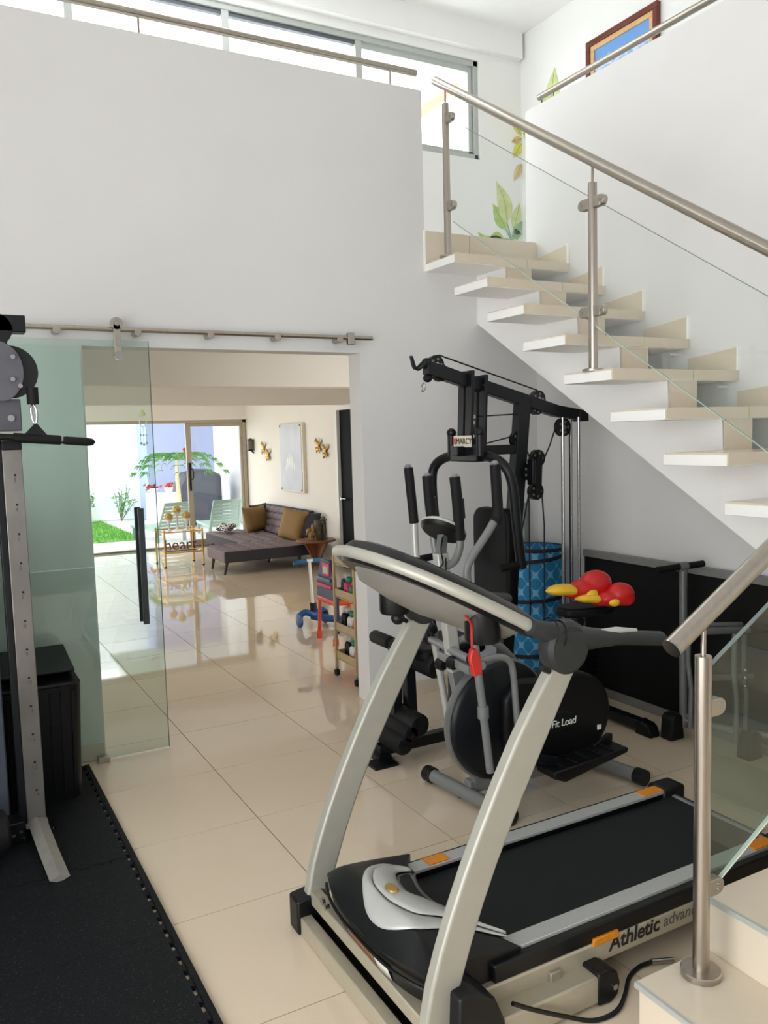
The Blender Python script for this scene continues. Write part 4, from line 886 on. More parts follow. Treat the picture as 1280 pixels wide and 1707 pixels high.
# pulleys
def pulley(x, z, r=0.047, y=Y, n=5, name='pulley'):
    p = MB().lathe([(0.012, 0.014), (r * .82, 0.012), (r, 0.014), (r * .9, 0.0), (r, -0.014), (r * .82, -0.012), (0.012, -0.014)], (x, y, z), 26, 'y').build(name, BLK, g)
    MB().cyl((x, y - 0.02, z), (x, y + 0.02, z), 0.012, 12).build('axle', CHROME, p)
    for k in range(n):
        a = 2 * PI * k / n; c = V(x + math.cos(a) * r * .6, y - 0.0142, z + math.sin(a) * r * .6)
        MB().lathe([(0, 0), (r * .17, 0), (0, .001)], c, 10, 'y').build('spoke_hole', GREYM, p)
    return p
pulley(2.275, 1.965, .045); pulley(2.30, 1.925, .045); pulley(2.925, 1.79, .047); pulley(2.915, 1.745, .04); pulley(3.10, 1.635, .05); pulley(2.79, 1.575, .05)
pulley(2.918, 1.47, .047); pulley(2.905, 1.29, .047)
MB().bar((2.917, Y - 0.022, 1.49), (2.906, Y - 0.022, 1.27), 0.008, 0.04, up=(1, 0, 0)).bar((2.917, Y + 0.022, 1.49), (2.906, Y + 0.022, 1.27), 0.008, 0.04, up=(1, 0, 0)).build('pulley_bracket', BLKM, g, merge=False)
pulley(2.83, 1.40, .045, Y - 0.03)
MB().bar((2.83, Y - 0.06, 1.33), (2.83, Y - 0.06, 1.47), 0.05, 0.02).build('adjuster_knob', BLK, g, bevel=0.006)
# cables
CB = mat('black_cable', (14, 14, 16), 0.5)
def cable(*p): MB().tube([V(a[0], a[2] if len(a) > 2 else Y, a[1]) for a in p], 0.0042, 6).build('cable', CB, g)
cable((2.235, 1.89), (2.265, 2.008), (2.30, 2.012), (2.925, 1.838), (2.96, 1.80)); cable((2.46, 1.70), (2.88, 1.715)); cable((2.50, 1.545), (2.76, 1.595))
cable((2.83, 1.56), (2.875, 1.46)); cable((2.965, 1.46), (3.01, 1.54), (3.055, 1.645)); cable((2.86, 1.28), (2.79, 1.0), (2.75, 0.6)); cable((2.86, 1.28), (2.86, 0.5)); cable((2.95, 1.28), (2.965, 1.1), (2.96, 0.5)); cable((3.15, 1.63), (3.15, 0.55))
# hooks at the boom nose
MB().ball((2.225, Y, 1.968), (0.028, 0.03, 0.03), 14).build('cable_stop', RUB, g)
MB().tube(smooth([(2.205, Y - 0.03, 1.975), (2.165, Y - 0.03, 1.94), (2.14, Y - 0.03, 1.945), (2.12, Y - 0.03, 2.0)], 5), 0.007, 8).build('bar_hook', BLKM, g)
MB().tube(smooth([(2.215, Y + 0.03, 1.975), (2.19, Y + 0.04, 1.95), (2.17, Y + 0.04, 1.955), (2.155, Y + 0.04, 2.01)], 5), 0.007, 8).build('bar_hook', BLKM, g)
MB().ball((2.228, Y, 1.897), (0.024, 0.024, 0.022), 12).build('cable_ball', RUB, g)
MB().tube(smooth([(2.205, Y, 1.875), (2.19, Y, 1.855), (2.195, Y, 1.83), (2.21, Y, 1.845), (2.208, Y, 1.875)], 4), 0.004, 6).build('carabiner', CHROME, g)
# guide rods and weights
for x, yy in ((3.085, Y - 0.02), (3.115, Y + 0.02), (3.19, Y - 0.03), (3.205, Y + 0.05)): MB().cyl((x, yy, 0.06), (x, yy, 1.69), 0.0085, 10).build('guide_rod', CHROME, g)
wp0 = None
for k in range(9):
    if wp0 is None: wp0 = MB().box(3.03, 3.25, Y - 0.12, Y + 0.12, 0.09, 0.128).build('weight_plate', BLK, g, bevel=0.004)
    else: share(wp0, g, (0, 0, 0.042 * k))

# ------------------------------------------------------------------ laundry hamper
def hampermat():
    m = bpy.data.materials.new('blue_trellis_fabric'); m.use_nodes = True; nt = m.node_tree; b = nt.nodes['Principled BSDF']; b.inputs['Roughness'].default_value = 0.6
    tc = nt.nodes.new('ShaderNodeTexCoord'); sp = nt.nodes.new('ShaderNodeSeparateXYZ'); nt.links.new(tc.outputs['Object'], sp.inputs[0])
    def mth(op, a, b_=None, v=None):
        n = nt.nodes.new('ShaderNodeMath'); n.operation = op
        for i, q in enumerate((a, b_)):
            if q is None: continue
            if isinstance(q, (int, float)): n.inputs[i].default_value = q
            else: nt.links.new(q, n.inputs[i])
        return n.outputs[0]
    u = mth('MULTIPLY', mth('ARCTAN2', sp.outputs['Y'], sp.outputs['X']), 11); v = mth('MULTIPLY', sp.outputs['Z'], 56)
    f = mth('ADD', mth('COSINE', u), mth('COSINE', v)); f2 = mth('ADD', mth('COSINE', mth('MULTIPLY', u, 3)), mth('COSINE', mth('MULTIPLY', v, 3)))
    h = mth('ABSOLUTE', mth('SUBTRACT', f, mth('MULTIPLY', mth('SUBTRACT', mth('COSINE', mth('MULTIPLY', u, 2)), mth('COSINE', mth('MULTIPLY', v, 2))), 0.22)))
    line = mth('LESS_THAN', h, 0.17)
    mx = nt.nodes.new('ShaderNodeMix'); mx.data_type = 'RGBA'; nt.links.new(line, mx.inputs[0])
    mx.inputs[6].default_value = s2l((24, 128, 186)); mx.inputs[7].default_value = s2l((120, 190, 222)); nt.links.new(mx.outputs[2], b.inputs['Base Color']); return m
hm = root('laundry_hamper', 'blue pop-up laundry hamper with pale trellis pattern and black tape', 'hamper', (3.36, 4.13, 0))
hc = V(3.36, 4.13, 0)
MB().lathe([(0, 0.004), (0.165, 0.004), (0.17, 0.02), (0.172, 0.3), (0.168, 0.6), (0.172, 0.885), (0.166, 0.885), (0.162, 0.6), (0.162, 0.02)], hc, 40).build('fabric_body', hampermat(), hm)
TAPE = mat('black_tape', (18, 18, 22), 0.6)
def ring(z0, z1, a0, a1, n=40, r=0.174): return [hc + V(r * math.cos(a0 + (a1 - a0) * i / n), r * math.sin(a0 + (a1 - a0) * i / n), z0 + (z1 - z0) * i / n) for i in range(n + 1)]
for z0, z1, a0, a1 in ((0.88, 0.88, 0, 2 * PI), (0.80, 0.86, -PI * .95, 0.0), (0.80, 0.62, PI * 1.05, 0), (0.55, 0.60, -PI, 0), (0.20, 0.26, -PI, 0), (0.015, 0.015, 0, 2 * PI)):
    MB().tube(ring(z0, z1, a0, a1), 0.006, 6, flat=2.2).build('tape_band', TAPE, hm)
MB().tube(smooth([hc + V(-0.14, -0.106, 0.5), hc + V(-0.135, -0.115, 0.56), hc + V(-0.11, -0.14, 0.57), hc + V(-0.075, -0.16, 0.54), hc + V(-0.07, -0.162, 0.36)], 5), 0.004, 6).build('carry_loop', TAPE, hm)
tb = MB().cyl((3.44, 4.325, 0.004), (3.425, 4.33, 1.15), 0.026, 18).build('storage_tube', mat('translucent_grey_tube', (126, 134, 132), 0.3, metal=0.1, noise=0.05, nscale=20, stretch=(4, 4, .3)))
tag(tb, 'slim grey tube standing upright behind the blue hamper', 'tube')
# ------------------------------------------------------------------ dark board against the wall
bdm = mat('black_wood_grain', (11, 10, 10), 0.6, spec=0.25, noise=0.35, nscale=12, stretch=(1, 0.6, 14))
db = root('dark_board', 'long black wood-grain board with silver edges leaning on stair wall', 'board', (3.54, 2.4, 0))
MB().box(3.525, 3.55, 1.62, 3.86, 0.05, 0.84).build('panel', bdm, db)
EDG = mat('silver_board_edge', (138, 138, 136), 0.45, metal=0.3, noise=0.05)
MB().box(3.518, 3.556, 1.62, 3.87, 0.84, 0.882).build('top_edge', EDG, db, bevel=0.002); MB().box(3.51, 3.556, 1.62, 3.87, 0.0, 0.05).build('bottom_edge', EDG, db, bevel=0.002)
MB().box(3.522, 3.556, 3.86, 3.868, 0.05, 0.84).build('end_edge', EDG, db)

# ------------------------------------------------------------------ grey tubular exercise frame
xf = root('exercise_frame', 'grey tubular exercise stand with black foam bars and rubber feet', 'exercise stand', (3.37, 2.8, 0))
MB().cyl((3.365, 2.95, 0.06), (3.355, 2.95, 0.90), 0.021, 16).build('post', GREYM, xf)
MB().cyl((3.355, 2.95, 0.5), (3.355, 2.95, 0.545), 0.026, 16).build('collar', SILV, xf)
MB().cyl((3.20, 2.98, 0.90), (3.475, 2.925, 0.913), 0.017, 14).build('foam_bar', RUB, xf)
MB().cyl((3.33, 2.955, 0.905), (3.375, 2.945, 0.907), 0.024, 14).build('tee_joint', GREYM, xf)
for (x, y) in ((3.315, 2.99), (3.42, 2.605)):
    MB().prism([(x - 0.05, 0), (x - 0.038, 0.12), (x - 0.02, 0.135), (x + 0.02, 0.135), (x + 0.038, 0.12), (x + 0.05, 0)], 'y', y - 0.05, y + 0.03).build('rubber_foot', RUB, xf, bevel=0.01)
MB().tube([(3.33, 2.98, 0.09), (3.37, 2.94, 0.10), (3.44, 2.60, 0.10)], 0.02, 12).build('base_tube', GREYM, xf)
MB().tube([(3.37, 2.93, 0.12), (3.37, 2.80, 0.11), (3.50, 2.55, 0.11)], 0.018, 12).build('base_tube', GREYM, xf)
for (x, y) in ((3.325, 2.60), (3.42, 2.62), (3.30, 2.85)): MB().tube([(x, y, 0.10), (x + 0.005, y, 0.3), (x - 0.02, y, 0.45), (x - 0.015, y, 0.66)], 0.013, 10).build('strut', GREYM, xf)
for z, y in ((0.66, 2.62), (0.645, 2.58)): MB().cyl((3.12, y + 0.05, z + 0.02), (3.38, y, z), 0.017, 14).build('arm_bar', GREYM, xf)
MB().cyl((3.37, 2.60, 0.645), (3.50, 2.58, 0.635), 0.022, 14).build('foam_bar', RUB, xf)
MB().cyl((3.2, 2.66, 0.42), (3.44, 2.6, 0.40), 0.016, 12).build('cross_tube', GREYM, xf)
for k in range(3): MB().ball((3.37, 2.585, 0.37 + 0.04 * k), 0.012, 10).build('bolt', CHROME, xf)

# ------------------------------------------------------------------ cable column machine at left
lm = root('cable_machine', 'cable pulley column with chrome numbered rail and black lat bar', 'gym machine', (0.29, 3.62, 0))
RAILC = mat('worn_chrome_rail', (132, 129, 126), 0.36, metal=0.75, noise=0.3, nscale=5, stretch=(1, 1, .5))
MB().box(0.262, 0.335, 3.60, 3.66, 0.045, 1.66).build('rail', RAILC, lm, bevel=0.003)
MB().box(0.236, 0.262, 3.605, 3.655, 0.018, 1.66).build('rear_tube', BLKM, lm, bevel=0.003)
for k in range(13):
    z = 1.50 - 0.118 * k
    MB().cyl((0.305, 3.5985, z), (0.305, 3.602, z), 0.005, 10).build('pin_hole', BLK, lm)
    text('number', str(k + 3), 0.024, (0.303, 3.5995, z - 0.02), (PI / 2, 0, 0), mat('number_ink', (70, 70, 72), 0.5), lm, ext=0.0004)
CAR = mat('grey_carriage', (92, 92, 100), 0.42, metal=0.2, noise=0.05)
cr = MB().box(0.256, 0.342, 3.585, 3.67, 1.675, 1.80).build('carriage', CAR, lm, bevel=0.004)
MB().cyl((0.303, 3.586, 1.725), (0.303, 3.575, 1.725), 0.013, 16).build('bolt', CHROME, cr)
MB().box(0.262, 0.338, 3.59, 3.665, 1.655, 1.675).build('collar', SILV, cr, bevel=0.002)
MB().box(0.262, 0.336, 3.588, 3.666, 1.60, 1.635).build('lower_stop', BLK, lm, bevel=0.004)
# swivel pulley housing
hs = []
for a in range(-80, 81, 10): hs.append((0.262 + 0.10 * math.cos(math.radians(a)) * .9, 1.90 + 0.115 * math.sin(math.radians(a))))
hs += [(0.262, 2.01), (0.262, 1.79)]
for yy in (3.50, 3.56): MB().prism(hs, 'y', yy - 0.004, yy + 0.004).build('pulley_guard', CAR, lm, bevel=0.002)
for (x, z) in ((0.315, 1.955), (0.335, 1.845), (0.31, 1.87)): MB().cyl((x, 3.50, z), (x, 3.482, z), 0.009, 10).build('guard_bolt', CHROME, lm)
MB().lathe([(0, 0.022), (0.08, 0.02), (0.1, 0.022), (0.092, 0.0), (0.1, -0.022), (0.08, -0.02), (0, -0.022)], (0.305, 3.53, 1.90), 32, 'y').build('pulley_wheel', BLKM, lm)
MB().box(0.20, 0.28, 3.52, 3.60, 1.80, 1.84).box(0.235, 0.262, 3.52, 3.60, 1.84, 2.0).build('swivel_arm', BLKM, lm, merge=False)
MB().cyl((0.30, 3.54, 2.0), (0.30, 3.54, 2.06), 0.004, 8).build('cable', CB, lm)
MB().box(-0.3, 0.37, 3.50, 3.58, 2.05, 2.115).build('top_beam', BLKM, lm, bevel=0.004)
MB().cyl((0.262, 3.50, 2.06), (0.262, 3.58, 2.06), 0.06, 20).build('top_roller', BLK, lm)
MB().box(0.255, 0.30, 3.55, 3.63, 1.88, 2.05).build('upper_plate', WHITE, lm, bevel=0.003)
# cable end and bar
MB().cyl((0.378, 3.50, 1.775), (0.378, 3.50, 1.84), 0.022, 16).build('rubber_stop', RUB, lm)
MB().tube(smooth([(0.378, 3.5, 1.775), (0.369, 3.5, 1.755), (0.373, 3.5, 1.715), (0.383, 3.5, 1.70), (0.389, 3.5, 1.73), (0.386, 3.5, 1.76), (0.378, 3.5, 1.775)], 4), 0.005, 8).build('carabiner', CHROME, lm)
lb = root('lat_bar', 'black lat pulldown bar hanging from the cable column', 'lat bar', (0.3, 3.5, 1.63))
MB().cyl((0.30, 3.5, 1.648), (0.47, 3.5, 1.634), 0.019, 18).build('centre_sleeve', RUB, lb)
MB().cyl((-0.25, 3.5, 1.69), (0.30, 3.5, 1.648), 0.0135, 16).build('shaft', BLK, lb)
MB().cyl((0.472, 3.5, 1.634), (0.479, 3.5, 1.633), 0.014, 16).build('collar', CHROME, lb)
gp = MB().tube([(0.478, 3.5, 1.633), (0.49, 3.5, 1.632), (0.575, 3.5, 1.624), (0.592, 3.5, 1.623), (0.60, 3.5, 1.622)], [0.014, 0.0165, 0.0165, 0.013, 0.004], 16).build('grip', RUB, lb)
MB().prism([(0.33, 1.65), (0.378, 1.70), (0.388, 1.70), (0.43, 1.645)], 'y', 3.492, 3.508).build('hanging_plate', BLK, lb, bevel=0.003)
# foot
FT = mat('grey_foot_plate', (146, 143, 136), 0.4, metal=0.3, noise=0.08)
MB().tube([(0.298, 3.60, 0.075), (0.30, 3.56, 0.072), (0.312, 3.36, 0.045), (0.32, 3.26, 0.03), (0.325, 3.15, 0.026)], 0.036, 4, flat=0.4, up=(0, 0, 1)).build('foot', FT, lm, angle=30)
MB().box(0.255, 0.34, 3.585, 3.66, 0.05, 0.065).build('foot_flange', SILV, lm, bevel=0.002)
MB().box(0.17, 0.25, 3.55, 3.655, 0.018, 0.10).build('base_bracket', BLKM, lm, bevel=0.004)
for (x, z) in ((0.205, 0.055), (0.232, 0.065), (0.238, 0.035), (0.24, 0.03)): MB().cyl((x, 3.55, z), (x, 3.54, z), 0.007, 10).build('bolt', CHROME, lm)
MB().cyl((0.36, 3.60, 0.02), (0.36, 3.60, 0.035), 0.01, 12).build('base_bolt', CHROME, lm)
ss = MB().box(-0.35, 0.205, 3.66, 3.84, 0.06, 1.36).build('weight_shroud', mat('slate_shroud', (62, 68, 80), 0.5, noise=0.05), lm, bevel=0.006)
MB().cyl((-0.05, 3.42, 0.12), (0.175, 3.46, 0.12), 0.085, 26).build('floor_roller', RUB, lm, bevel=0.012)

# ------------------------------------------------------------------ black bin
bn = root('bin', 'black plastic bin with folded lid flaps behind the cable column', 'bin', (0.33, 4.05, 0.018))
def binring(z, s, q=0): return [V(x, y, z) for x, y in [(0.33 + (a - 0.33) * s, 4.05 + (b - 4.05) * s) for a, b in rrect(0.10, 0.545, 3.86, 4.24, 0.06, 5)]]
bm_ = MB(); R0 = [binring(0.018, .9), binring(0.545, 1.0), binring(0.545, .96), binring(0.1, .88)]; n_ = len(R0[0])
for a, b in zip(R0[:-1], R0[1:]): bm_.add(a + b, [(k, (k + 1) % n_, (k + 1) % n_ + n_, k + n_) for k in range(n_)])
bm_.add(R0[0], [tuple(range(n_ - 1, -1, -1))]).add(R0[3], [tuple(range(n_))])
BINM = mat('black_bin_plastic', (8, 10, 15), 0.45, spec=0.3, noise=0.1)
bm_.build('body', BINM, bn)
for k in range(9): MB().bar((0.15 + 0.043 * k, 3.876 - 0.0, 0.06), (0.145 + 0.0445 * k, 3.858, 0.52), 0.012, 0.012).build('rib', BINM, bn)
MB().prism([(3.85, 0.545), (3.85, 0.56), (4.05, 0.605), (4.25, 0.60), (4.25, 0.545)], 'x', 0.11, 0.525).build('lid', BINM, bn, bevel=0.01)
MB().prism([(3.88, 0.60), (3.88, 0.615), (4.22, 0.655), (4.24, 0.64), (4.1, 0.61)], 'x', 0.12, 0.52).build('lid_flap', BINM, bn, bevel=0.006)

# ------------------------------------------------------------------ rubber mats
def matmat():
    m = mat('speckled_rubber_mat', (12, 14, 17), 0.6, spec=0.2, bump=0.25, bscale=260); nt = m.node_tree; b = nt.nodes['Principled BSDF']
    tc = nt.nodes.new('ShaderNodeTexCoord'); v = nt.nodes.new('ShaderNodeTexNoise'); v.inputs['Scale'].default_value = 160; v.inputs['Detail'].default_value = 2; nt.links.new(tc.outputs['Object'], v.inputs['Vector'])
    r = nt.nodes.new('ShaderNodeValToRGB'); r.color_ramp.elements[0].position = 0.62; r.color_ramp.elements[0].color = s2l((11, 13, 16)); r.color_ramp.elements[1].position = 0.74; r.color_ramp.elements[1].color = s2l((60, 66, 70))
    nt.links.new(v.outputs['Fac'], r.inputs['Fac']); nt.links.new(r.outputs['Color'], b.inputs['Base Color']); return m
MATM = matmat()
def toothed(x0, x1, y0, y1, low, high, right):
    """outline with puzzle teeth on chosen edges: low/high = +1 teeth out, -1 notches, 0 plain"""
    P = []; n = 7; d = 0.012
    def edge(a, b, mode, nrm):
        out = [a]
        if mode:
            L_ = ((b[0] - a[0]) ** 2 + (b[1] - a[1]) ** 2) ** .5; t = ((b[0] - a[0]) / L_, (b[1] - a[1]) / L_); st_ = L_ / n
            for k in range(n):
                c = st_ * (k + .5)
                for (q, o) in ((c - st_ * .2, 0), (c - st_ * .27, d), (c + st_ * .27, d), (c + st_ * .2, 0)): out.append((a[0] + t[0] * q + nrm[0] * o * mode, a[1] + t[1] * q + nrm[1] * o * mode))
        return out
    P += edge((x0, y0), (x1, y0), low, (0, -1)); P += edge((x1, y0), (x1, y1), right, (1, 0)); P += edge((x1, y1), (x0, y1), high, (0, 1)); P += [(x0, y1)]
    return P
ys = [1.47, 2.045, 2.62, 3.195, 3.77, 4.275]
labs = ['rubber puzzle mat tile nearest the viewer at floor edge', 'rubber puzzle mat tile in the lower corner, raised edge seam', 'rubber puzzle mat tile with the bright sheen along its seam', 'rubber puzzle mat tile under the grey machine foot', 'rubber puzzle mat tile under the black bin']
for i in range(5):
    y0, y1 = ys[i], ys[i + 1]
    t = root('rubber_mat', labs[i], 'mat', (0.3, (y0 + y1) / 2, 0), 'interlocking black rubber floor mats')
    MB().prism(toothed(0.03, 0.575, y0 + 0.001, y1 - 0.001, -1 if i else 0, 1 if i < 4 else 0, 1), 'z', 0.001, 0.016 + 0.0006 * (i % 2)).build('mat_tile', MATM, t)
    MB().prism([(0.612, y0), (0.612, y1 - 0.002), (0.589, y1 - 0.002), (0.589, y0)], 'z', 0.001, 0.014).build('edge_strip', MATM, t, bevel=0.003)
    MB().prism(toothed(-0.55, 0.028, y0 + 0.001, y1 - 0.001, -1 if i else 0, 1 if i < 4 else 0, 0), 'z', 0.001, 0.016 + 0.0006 * ((i + 1) % 2)).build('mat_tile', MATM, t)
# ------------------------------------------------------------------ living room : bar cart
ct = root('bar_cart', 'gold metal two shelf cart with glass tops near the patio door', 'cart', (2.83, 10.78, 0))
for (x, y) in ((2.59, 10.57), (2.59, 11.02), (3.07, 10.52), (3.07, 10.97)):
    l = MB().cyl((x, y, 0.0), (x, y, 0.485), 0.012, 12).build('leg', GOLD, ct)
    MB().cyl((x, y, 0.0), (x, y, 0.02), 0.015, 12).build('foot_cap', BLK, l)
for z in (0.455, 0.19):
    fr = MB().bar((2.59, 10.57, z), (3.07, 10.52, z), 0.012, 0.018).bar((2.59, 11.02, z), (3.07, 10.97, z), 0.012, 0.018).bar((2.59, 10.57, z), (2.59, 11.02, z), 0.012, 0.018).bar((3.07, 10.52, z), (3.07, 10.97, z), 0.012, 0.018).build('shelf_frame', GOLD, ct, merge=False)
    MB().box(2.595, 3.065, 10.56, 10.98, z - 0.004, z + 0.002).build('glass_shelf', G_WIN, fr)
ROSE = mat('rose_gold_letters', (112, 62, 52), 0.35, metal=0.4, noise=0.2, nscale=40)
hs_ = root('letter_sign', 'rose gold cut-out word sign on the lower cart shelf', 'sign', (2.82, 10.68, 0.195))
text('letters', 'heart', 0.20, (2.82, 10.68, 0.275), (PI / 2, 0, 0), ROSE, hs_, ext=0.012)
MB().box(2.60, 3.05, 10.665, 10.695, 0.193, 0.205).build('sign_base', ROSE, hs_)
for (x, y, z, lab) in ((2.70, 10.75, 0.63, 'gold ball ornament on white stem, lowest of the cart trio'), (2.83, 10.82, 0.71, 'gold ball ornament on white stem, tallest of the cart trio'), (2.93, 10.74, 0.635, 'gold ball ornament on thick white holder beside the door stile')):
    t = root('candle_holder', lab, 'ornament', (x, y, 0.458), 'gold ball ornaments on the cart')
    MB().lathe([(0, 0), (0.04, 0), (0.04, 0.006), (0.01, 0.015), (0.009, z - 0.458 - 0.09), (0.02, z - 0.458 - 0.07), (0.045, z - 0.458 - 0.03), (0.05, z - 0.458), (0.045, z - 0.458), (0, z - 0.458 - 0.05)], (x, y, 0.458), 20).build('stem', WHITE, t)
    MB().ball((x, y, z + 0.01), 0.056, 18).build('ball', mat('pale_gold_ball', (186, 158, 84), 0.45, metal=0.3, noise=0.35, nscale=50), t)

# ------------------------------------------------------------------ sofa
VEL = mat('taupe_velvet', (122, 108, 112), 0.75, noise=0.1, nscale=30)
SIDE = mat('dark_grey_side_fabric', (58, 56, 64), 0.8, noise=0.08, nscale=60)
WALN = mat('dark_walnut', (52, 32, 26), 0.4, noise=0.15, nscale=10, stretch=(3, 3, .4))
sf = root('chaise_sofa', 'taupe tufted chaise sofa with dark legs against the living wall', 'sofa', (3.8, 10.4, 0))
def quilt(x0, x1, y0, y1, z, h, nx, ny, name):
    m = MB()
    def fn(u, v):
        q = abs(math.sin(PI * nx * u)) ** 0.5 * abs(math.sin(PI * ny * v)) ** 0.5
        return V(x0 + (x1 - x0) * u, y0 + (y1 - y0) * v, z + h * q)
    m.grid(fn, nx * 6, ny * 6); return m.build(name, VEL, sf, angle=80)
MB().box(3.03, 4.3, 9.5, 10.2, 0.15, 0.285).build('chaise_base', SIDE, sf, bevel=0.012)
MB().box(3.48, 4.3, 10.2, 11.75, 0.15, 0.285).build('seat_base', SIDE, sf, bevel=0.012)
MB().box(3.025, 3.05, 9.51, 10.19, 0.155, 0.283).build('chaise_front', VEL, sf, bevel=0.008)
quilt(3.03, 4.3, 9.5, 10.2, 0.283, 0.022, 7, 4, 'chaise_cushion'); quilt(3.48, 4.2, 10.2, 11.75, 0.283, 0.022, 4, 8, 'seat_cushion')
bk = MB()
def bfn(u, v):
    z = 0.29 + 0.36 * u; x = 4.22 + 0.12 * u - 0.03 * abs(math.sin(PI * 4 * u)) ** .5 * abs(math.sin(PI * 9 * v)) ** .5; return V(x, 9.95 + 1.75 * v, z)
bk.grid(bfn, 24, 54); bk.build('back_cushion', VEL, sf, angle=80)
MB().prism([(4.22, 0.28), (4.34, 0.66), (4.41, 0.66), (4.41, 0.2)], 'y', 9.94, 11.71).build('backrest', SIDE, sf, bevel=0.015)
for p0, p1 in (((3.07, 9.55, 0.15), (3.04, 9.56, 0)), ((3.09, 10.13, 0.15), (3.07, 10.15, 0)), ((4.02, 9.58, 0.15), (4.02, 9.56, 0)), ((3.85, 10.15, 0.15), (3.85, 10.2, 0)), ((4.25, 9.6, 0.15), (4.27, 9.58, 0)), ((3.55, 11.65, 0.15), (3.52, 11.7, 0)), ((4.25, 11.65, 0.15), (4.28, 11.7, 0))):
    MB().cyl(p0, p1, 0.022, 12, 0.014).build('leg', WALN, sf)
def cushion(label, c, w, h, th, rot, m, cat='cushion'):
    b = MB()
    def fn(s):
        def f(u, v):
            a, c_ = 2 * u - 1, 2 * v - 1; k = (1 - a ** 4) * (1 - c_ ** 4); pin = 1 - 0.06 * (1 - abs(a) ** 2) * abs(c_) ** 3
            return V(a * w / 2 * (1 - 0.05 * (1 - c_ * c_) * abs(a) ** 3), s * th / 2 * k ** 0.55, c_ * h / 2 * pin)
        return f
    b.grid(fn(1), 14, 14); b.grid(fn(-1), 14, 14)
    R_ = Euler(rot).to_matrix(); b.v = [tuple(V(c) + R_ @ V(p)) for p in b.v]
    return tag(b.build('throw_pillow', m, angle=80), label, cat, 'pillows on the sofa')
MUS = mat('mustard_cushion', (136, 104, 54), 0.7, noise=0.08, nscale=80); NAV = mat('dark_navy_cushion', (36, 34, 40), 0.75, noise=0.1, nscale=60)
cushion('mustard throw pillow in the far corner of the sofa', (4.09, 11.3, 0.475), 0.54, 0.38, 0.14, (-0.25, 0.0, math.radians(35)), MUS)
cushion('dark throw pillow peeking out behind the far mustard one', (4.21, 11.42, 0.50), 0.5, 0.36, 0.1, (-0.25, 0, math.radians(40)), NAV)
cushion('mustard throw pillow leaning on the near end of backrest', (4.13, 10.02, 0.485), 0.46, 0.41, 0.14, (-0.3, 0.12, math.radians(-72)), MUS)
cushion('dark navy throw pillow behind the near mustard one', (4.25, 9.83, 0.47), 0.42, 0.37, 0.12, (-0.2, 0.0, math.radians(-62)), NAV)
BW = mat('black_white_throw', (225, 222, 218), 0.8)
ntb = BW.node_tree; vb = ntb.nodes.new('ShaderNodeTexVoronoi'); vb.inputs['Scale'].default_value = 14; rb_ = ntb.nodes.new('ShaderNodeValToRGB'); rb_.color_ramp.interpolation = 'CONSTANT'
rb_.color_ramp.elements[0].color = s2l((24, 24, 26)); rb_.color_ramp.elements[1].position = 0.5; rb_.color_ramp.elements[1].color = s2l((228, 226, 222))
ntb.links.new(vb.outputs['Color'], rb_.inputs['Fac']); ntb.links.new(rb_.outputs['Color'], ntb.nodes['Principled BSDF'].inputs['Base Color'])
bw = MB()
for k in range(9): bw.ball((3.62 + 0.05 * (k % 3) + random.uniform(-.02, .02), 11.3 + 0.08 * (k // 3), 0.345 + random.uniform(0, .06)), (0.06, 0.06, 0.04), 10)
o = bw.build('crumpled_throw', BW); remesh(o, 0.012); tag(o, 'crumpled black and white throw at the sofa end', 'throw')

# ------------------------------------------------------------------ side table + figures
WD = mat('brown_wood', (122, 78, 48), 0.45, noise=0.2, nscale=8, stretch=(3, 3, .5))
sd = root('side_table', 'round brown wooden side table with shaped panel legs by the sofa', 'table', (4.12, 9.27, 0))
MB().lathe([(0, 0), (0.235, 0), (0.25, 0.012), (0.235, 0.026), (0, 0.026)], (4.12, 9.27, 0.345), 36).build('table_top', WD, sd)
pr = [(-0.2, 0.345), (-0.13, 0.24), (-0.085, 0.16), (-0.12, 0.06), (-0.15, 0.0), (-0.11, 0.0), (-0.06, 0.05), (0.06, 0.05), (0.11, 0.0), (0.15, 0.0), (0.12, 0.06), (0.085, 0.16), (0.13, 0.24), (0.2, 0.345)]
for a in (20, 110):
    m = MB().prism(pr, 'y', -0.012, 0.012); R_ = Matrix.Rotation(math.radians(a), 3, 'Z'); m.v = [tuple(R_ @ V(p) + V(4.12, 9.27, 0)) for p in m.v]; m.build('leg_panel', WD, sd)
FIG = mat('antique_gold_figure', (148, 118, 70), 0.4, metal=0.5, noise=0.4, nscale=40)
fg = root('figurine', 'small gold animal figurine at the front of the side table', 'figurine', (4.03, 9.17, 0.371))
m = MB()
for (dx, dy) in ((-.035, -.02), (.035, -.02), (-.035, .02), (.035, .02)): m.cyl((4.03 + dx, 9.17 + dy, 0.371), (4.03 + dx, 9.17 + dy, 0.43), 0.013, 10)
m.ball((4.03, 9.17, 0.45), (0.062, 0.038, 0.04), 14).ball((3.985, 9.17, 0.50), (0.032, 0.028, 0.03), 12).ball((4.0, 9.17, 0.475), (0.03, 0.026, 0.035), 12).cyl((3.965, 9.17, 0.495), (3.945, 9.17, 0.44), 0.011, 8, 0.007).ball((4.04, 9.17, 0.51), (0.035, 0.03, 0.035), 12).ball((4.04, 9.17, 0.555), 0.022, 10)
o = m.build('body', FIG, fg); remesh(o, 0.008)
vs_ = root('vase', 'dark patterned vase on the side table', 'vase', (4.13, 9.22, 0.371))
MB().lathe([(0, 0), (0.05, 0), (0.062, 0.06), (0.06, 0.15), (0.045, 0.215), (0.05, 0.24), (0.042, 0.24), (0.035, 0.2), (0, 0.02)], (4.13, 9.22, 0.371), 24).build('vase_body', mat('mottled_dark_vase', (84, 74, 62), 0.5, noise=0.6, nscale=45), vs_)
